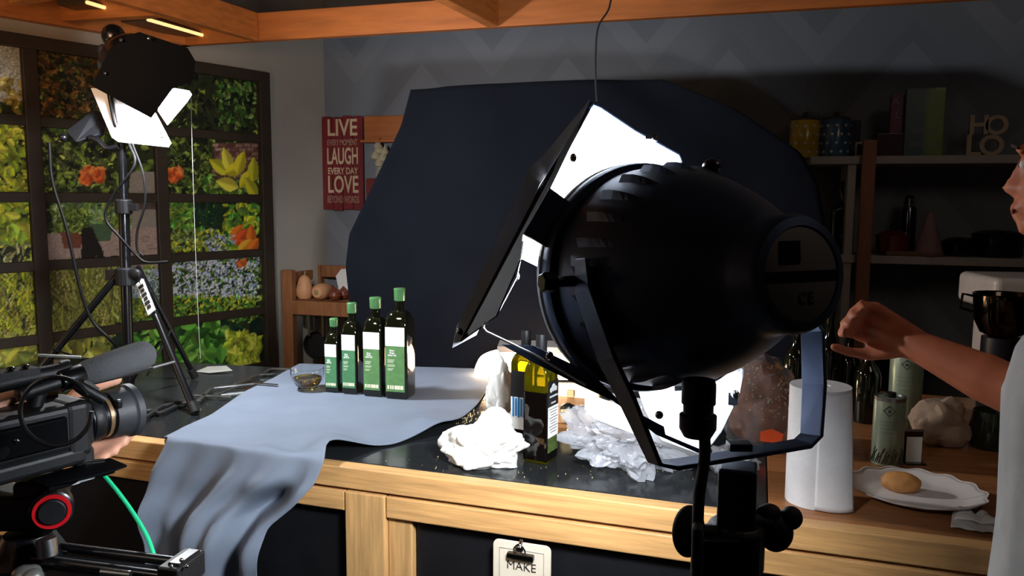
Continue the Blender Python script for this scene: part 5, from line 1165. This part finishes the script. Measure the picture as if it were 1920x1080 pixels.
# left hand around the lens from the far side
hs = [K2(-.085, .082, -.025), K2(-.04, .066, -.02)]; limb(b, hs, [.026, .030]); limb(b, [K2(-.06, .064, -.03), K2(-.015, .060, -.032)], [.026, .02]); limb(b, [K2(-.05, .066, .0), K2(-.02, .058, .018)], [.022, .016])
limb(b, [K2(-.03, .06, .022), K2(-.015, .046, .046), K2(.010, .030, .056), K2(.036, .020, .060)], [.015, .0125, .0115, .010])
for i, (x0, x1, zz) in enumerate(((.0, .043, -.050), (-.018, .030, -.062), (-.036, .010, -.074), (-.05, -.012, -.083))):
    limb(b, [K2(x0 - .02, .060, -.03 - .006 * i), K2(x0 + .004, .048, zz - .002), K2(x0 + (x1 - x0) * .6, .020, zz - .004), K2(x1, -.006, zz + .002)], [.0125, .0108, .0098, .0088])
# right hand behind the handle
wr_ = K(-.26, .055, .02); e2 = K(-.42, -.02, -.16); limb(b, [s2, e2, e2.lerp(wr_, .4), wr_], [.048, .040, .038, .028]); limb(b, [wr_, K(-.17, .06, .03)], [.034, .036]); 
for i in range(4): limb(b, [K(-.17, .07, .045 - .019 * i), K(-.135, .062, .048 - .019 * i), K(-.115, .045, .048 - .019 * i)], [.011, .0098, .009])
limb(b, [K(-.18, .05, .04), K(-.13, .035, .055), K(-.085, .03, .048)], [.015, .0125, .010])
b.build('body', skin, op, world=True, smooth=True, remesh=.004)
b = MB(); opm = mat('black sweatshirt', (28, 28, 32), .9)
for q in (s1, s2): limb(b, [nk + V((0, 0, -.03)), q, tb(nk.z - .35)], [.066, .064, .10])
limb(b, [tb(nk.z - .12), tb(nk.z - .35), tb(nk.z - .55), tb(.82)], [.14, .135, .14, .15]); limb(b, [s1, s1.lerp(el_, .7)], [.062, .055]); limb(b, [s2, s2.lerp(e2, .7)], [.062, .055]); b.build('sweatshirt', opm, op, world=True, smooth=True, remesh=.01)
b = MB()
for s_ in (-1, 1):
    hp = tb(.86) + CY * .09 * s_; limb(b, [tb(.86), hp, hp + V((0, 0, -.42)), V((hp.x, hp.y, .06))], [.14, .11, .075, .06]); limb(b, [V((hp.x, hp.y, .045)), V((hp.x, hp.y, .04)) + CX * .17], [.044, .036])
b.build('trousers', _mc['dark denim'] if 'dark denim' in _mc else opm, op, world=True, smooth=True, remesh=.01)
face_parts(op, P2, rot2, 1.0, _mc['dark hair'])

# ================================================================== CAMCORDER
cc_ = thing('camcorder', 'large black video camcorder with grey foam microphone and big lens, lower left', 'camcorder', (K(-.12, 0, 0).x, K(-.12, 0, 0).y, K(0, 0, -.115).z))
def cp(name, m_, f, smooth=False, bevel=0, par=None, lb=None, kind=None):
    b = MB(); b.mt = CM; f(b); o = b.build(name, m_, par or cc_, world=True, smooth=smooth, bevel=bevel, bseg=3)
    if lb: o['label'] = lb
    return o
AXx = (1, 0, 0)
cp('lens_barrel', gloss, lambda b: setattr(b, 'mt', CL) or  b.lathe([(.036, -.075), (.038, -.07), (.038, -.045), (.041, -.043), (.041, -.018), (.039, -.016), (.039, .0)], 48, axis=AXx, org=(0, 0, 0)), True)
cp('focus_ring', matblk, lambda b: setattr(b, 'mt', CL) or  [b.lathe([(.0425, -.040), (.0435, -.038), (.0435, -.022), (.0425, -.020)], 48, axis=AXx)] , True)
cp('gold_ring', mat('tan lens band', (150, 122, 92), .35, metal=.6), lambda b: setattr(b, 'mt', CL) or  b.lathe([(.0395, -.012), (.0412, -.011), (.0412, -.004), (.0395, -.003)], 48, axis=AXx), True)
cp('lens_hood', mat('charcoal hood', (46, 48, 52), .55), lambda b: setattr(b, 'mt', CL) or  b.lathe([(.039, .0), (.044, .002), (.0455, .010), (.0475, .034), (.048, .036), (.0515, .040), (.052, .052), (.050, .053), (.046, .05), (.043, .01), (.03, .004), (.0, .002)], 56, axis=AXx), True)
cp('zoom_window', chrome, lambda b: setattr(b, 'mt', CL) or  b.box((-.03, -.0, .0435), (.016, .014, .002)), bevel=.0008)
cp('rocker', gloss, lambda b: setattr(b, 'mt', CL) or  b.box((.006, -.036, .026), (.012, .012, .018)), bevel=.003)
cp('camera_body', matblk, lambda b: [b.box((-.16, .0, .003), (.20, .080, .072)), b.box((-.085, .0, -.002), (.04, .084, .086))], bevel=.010)
cp('lower_housing', matblk, lambda b: [b.box((-.17, -.003, -.042), (.19, .078, .028)), b.box((-.075, -.01, -.048), (.032, .05, .03))], bevel=.008)
cp('side_panel', deepblk, lambda b: b.box((-.17, -.042, .002), (.13, .010, .045)), bevel=.004)
cp('battery', matblk, lambda b: b.box((-.29, 0, -.02), (.07, .075, .085)), bevel=.008)
def shelfpart(b):
    n = 18; vs = [(-.155, -.055, -.060)] ; top = [(-.155 + .115 * k / n, -.055 - .035 * math.sin(PI * (.15 + .5 * k / n)), -.060) for k in range(n + 1)]
    b.plate([(-.16, -.03, -.060)] + [(x, y, z) for x, y, z in top] + [(-.035, -.03, -.060)], .004, (0, 0, 1)); b.box((-.10, -.045, -.068), (.10, .05, .012))
cp('camera_plate', deepblk, shelfpart, bevel=.003)
cp('plate_mark', mat('silver mark', (176, 180, 184), .4), lambda b: [b.plate([(-.105, -.0708, -.072), (-.092, -.0708, -.065), (-.078, -.0708, -.065), (-.084, -.0708, -.072)], .0006, (0, -1, 0)), b.plate([(-.118, -.0708, -.073), (-.107, -.0708, -.073), (-.096, -.0708, -.067), (-.101, -.0708, -.067)], .0006, (0, -1, 0))])
cp('top_handle', matblk, lambda b: [b.tube(bez([(-.26, 0, .058), (-.22, 0, .075), (-.15, 0, .082), (-.10, 0, .083), (-.075, 0, .086)], 6), [.013] * 25 , 12), b.tube([(-.115, 0, .082), (-.13, 0, .035)], .012, 12), b.tube([(-.27, 0, .06), (-.27, 0, .03)], .013, 12), b.box((-.19, 0, .092), (.13, .032, .012))], True)
cp('handle_buttons', gloss, lambda b: [b.ball((-.14 - .02 * i, -.004, .101), (.006, .006, .003)) for i in range(5)], True)['kind'] = 'stuff'
cp('microphone', matblk, lambda b: [b.lathe([(.0, -.16), (.0105, -.158), (.0105, -.07), (.0, -.069)], 24, axis=(1, 0, .14), org=(0, -.012, .084))], True)
cp('microphone_clamp', gloss, lambda b: b.lathe([(.0155, -.098), (.0165, -.097), (.0175, -.06), (.0165, -.058)], 28, axis=(1, 0, .14), org=(0, -.012, .084)), True)
cp('foam_windscreen', mat('grey foam', (78, 80, 83), .95, bump=.5, bscale=400), lambda b: b.lathe([(.0, -.064), (.0175, -.0635), (.0195, -.055), (.0222, -.02), (.0235, .02), (.0232, .038), (.0205, .050), (.012, .057), (0, .059)], 36, axis=(1, 0, .14), org=(0, -.012, .084)), True)
cp('microphone_bracket', mat('pewter bracket', (120, 122, 118), .4, metal=.5), lambda b: [b.beam((-.105, .03, .108), (-.05, .01, .098), .009, .003), b.box((-.08, .01, .084), (.014, .02, .03)), b.tube([(-.07, -.02, .062), (-.055, -.03, .045)], .012, 12)], True)
cp('cable_plug', matblk, lambda b: b.tube([(-.085, -.034, .068), (-.05, -.048, .038)], .0085, 12), True)
def loop(b):
    b.mt = Matrix.Identity(4); pts = [at(105 + 67 * math.cos(a), 771 - 64 * math.sin(a), 1.075 + .012 * math.cos(a)) for a in [2 * PI * k / 40 for k in range(41)]]
    b.tube(pts[3:] , .0032, 8)
cp('microphone_cable', matblk, loop, True)
cp('audio_lead', matblk, lambda b: b.tube(bez([(-.06, -.02, .06), (-.02, -.02, .062), (.03, -.01, .062), (.062, 0, .062)], 6), .003, 8), True)
cp('lead_plug', steel, lambda b: b.tube([(.062, 0, .062), (.105, 0, .066)], .0022, 8), True)
cp('video_socket', chrome, lambda b: b.tube([(-.075, -.03, -.060), (-.050, -.04, -.062)], .006, 12), True)
cp('screw', chrome, lambda b: b.ball((-.178, -.048, .006), (.004, .003, .004)), True); cp('dial', gloss, lambda b: b.lathe([(.010, 0), (.010, .006), (.008, .008), (0, .008)], 20, axis=(0, -1, 0), org=(-.20, -.046, -.004)), True)
cp('viewfinder', matblk, lambda b: b.box((-.30, -.02, .045), (.09, .045, .04)), bevel=.008)
# green cable
wire('bright green video cable hanging from the camcorder to the slider rail', [(162, 866, 1.26), (182, 878, 1.26), (215, 915, 1.25), (248, 960, 1.24), (275, 1005, 1.22), (290, 1046, 1.20)], .0034, mat('green cable jacket', (36, 200, 140), .4))
# fluid head
hb0 = at(60, 1040, 1.22); fh = thing('tripod_head', 'black fluid tripod head with red ring under the camcorder', 'tripod', (hb0.x, hb0.y, 0))
def fp(name, m_, f, **k):
    b = MB(); f(b); lb_ = k.pop('lb', None); o = b.build(name, m_, fh, world=True, **k)
    if lb_: o['label'] = lb_
    return o
S1, S2, S3 = rt, fw, up
hp_ = at(75, 955, 1.22)
def loc(c, x, y, z): return c + rt * x + V((fw.x, fw.y, 0)).normalized() * y + V((0, 0, 1)) * z
Mh = frame(hp_, rt, V((-rt.y, rt.x, 0)).normalized() * 1.0)
fp('head_body', matblk, lambda b: (setattr(b, 'mt', frame(hp_, (rt.x, rt.y, 0), (-rt.y, rt.x, 0))), b.box((-.03, .01, .0), (.10, .07, .055)), b.box((.0, .01, .03), (.06, .06, .035)))[0], bevel=.008, bseg=3)
cR = at(97, 958, 1.185); nR = (CAM - cR); nR.z = 0; nR.normalize()
fp('drag_housing', gloss, lambda b: b.lathe([(.028, -.04), (.030, -.03), (.030, 0), (.026, .003), (0, .003)], 36, axis=nR, org=cR), smooth=True)
fp('red_ring', mat('red anodised ring', (190, 22, 30), .35), lambda b: b.lathe([(.0200, .0032), (.0205, .006), (.0255, .006), (.026, .0032)], 40, axis=nR, org=cR), smooth=True, lb='red ring on the drag knob')
fp('drag_knob', matblk, lambda b: b.lathe([(.019, .0), (.019, .008), (.017, .010), (0, .010)], 30, axis=nR, org=cR), smooth=True)
fp('pan_base', gloss, lambda b: b.lathe([(.038, -.03), (.052, -.028), (.056, -.018), (.05, -.010), (.045, .0), (.034, .02), (.0, .022)], 40, org=at(55, 1022, 1.22)), smooth=True)
fp('lock_lever', steel, lambda b: b.tube([at(86, 1010, 1.17), at(90, 1042, 1.17)], .014, 14), smooth=True)
fp('level_knob', mat('silver grey knob', (110, 112, 108), .4, metal=.4), lambda b: [b.ball(at(50, 1075, 1.16), (.02, .02, .012)), b.ball(at(62, 1082, 1.15), (.014, .014, .012))], smooth=True)
# slider
q0, q1 = at(-60, 1018, 1.24), at(335, 1068, 1.16); dv = (q1 - q0); sd_ = dv.cross(V((0, 0, 1))).normalized()
sr = thing('camera_slider', 'black camera slider rail running along the bottom left edge of the frame', 'slider', (q0.lerp(q1, .5).x, q0.lerp(q1, .5).y, q0.lerp(q1, .5).z - .03))
for s_, nm in ((-.022, 'near_rail'), (.022, 'far_rail')): MB().tube([q0 + sd_ * s_, q1 + sd_ * s_], .0075, 14).build('rail_tube', gloss, sr, world=True, smooth=True)
MB().beam(q0 - V((0, 0, .012)), q1 - V((0, 0, .012)), .036, .010).build('rail_bed', matblk, sr, world=True, bevel=.002)
MB().beam(q1 - dv.normalized() * .012, q1 + dv.normalized() * .022, .066, .036).build('end_block', matblk, sr, world=True, bevel=.003)
MB().beam(q1 + dv.normalized() * .0, q1 + dv.normalized() * .02, .05, .044).build('end_plate', gloss, sr, world=True, bevel=.002)
for x_, y_ in ((340, 1050), (322, 1062), (350, 1062)): MB().ball(at(x_, y_, 1.13), (.003, .003, .003), 10, 8).build('screw', chrome, sr, world=True, smooth=True)
MB().tube([at(190, 1072, 1.13), at(245, 1078, 1.13)], .006, 10).build('lock_screw', steel, sr, world=True, smooth=True)
qm = at(55, 1040, 1.22); MB().tube([V((qm.x, qm.y, .35)), V((qm.x, qm.y, qm.z - .02))], .02, 16).build('centre_column', gloss, sr, world=True, smooth=True)
for k in range(3):
    a_ = R(80 + 120 * k); MB().tube([(qm.x, qm.y, .75), (qm.x + .3 * math.cos(a_), qm.y + .3 * math.sin(a_), .012)], .012, 12).build('leg', gloss, sr, world=True, smooth=True)
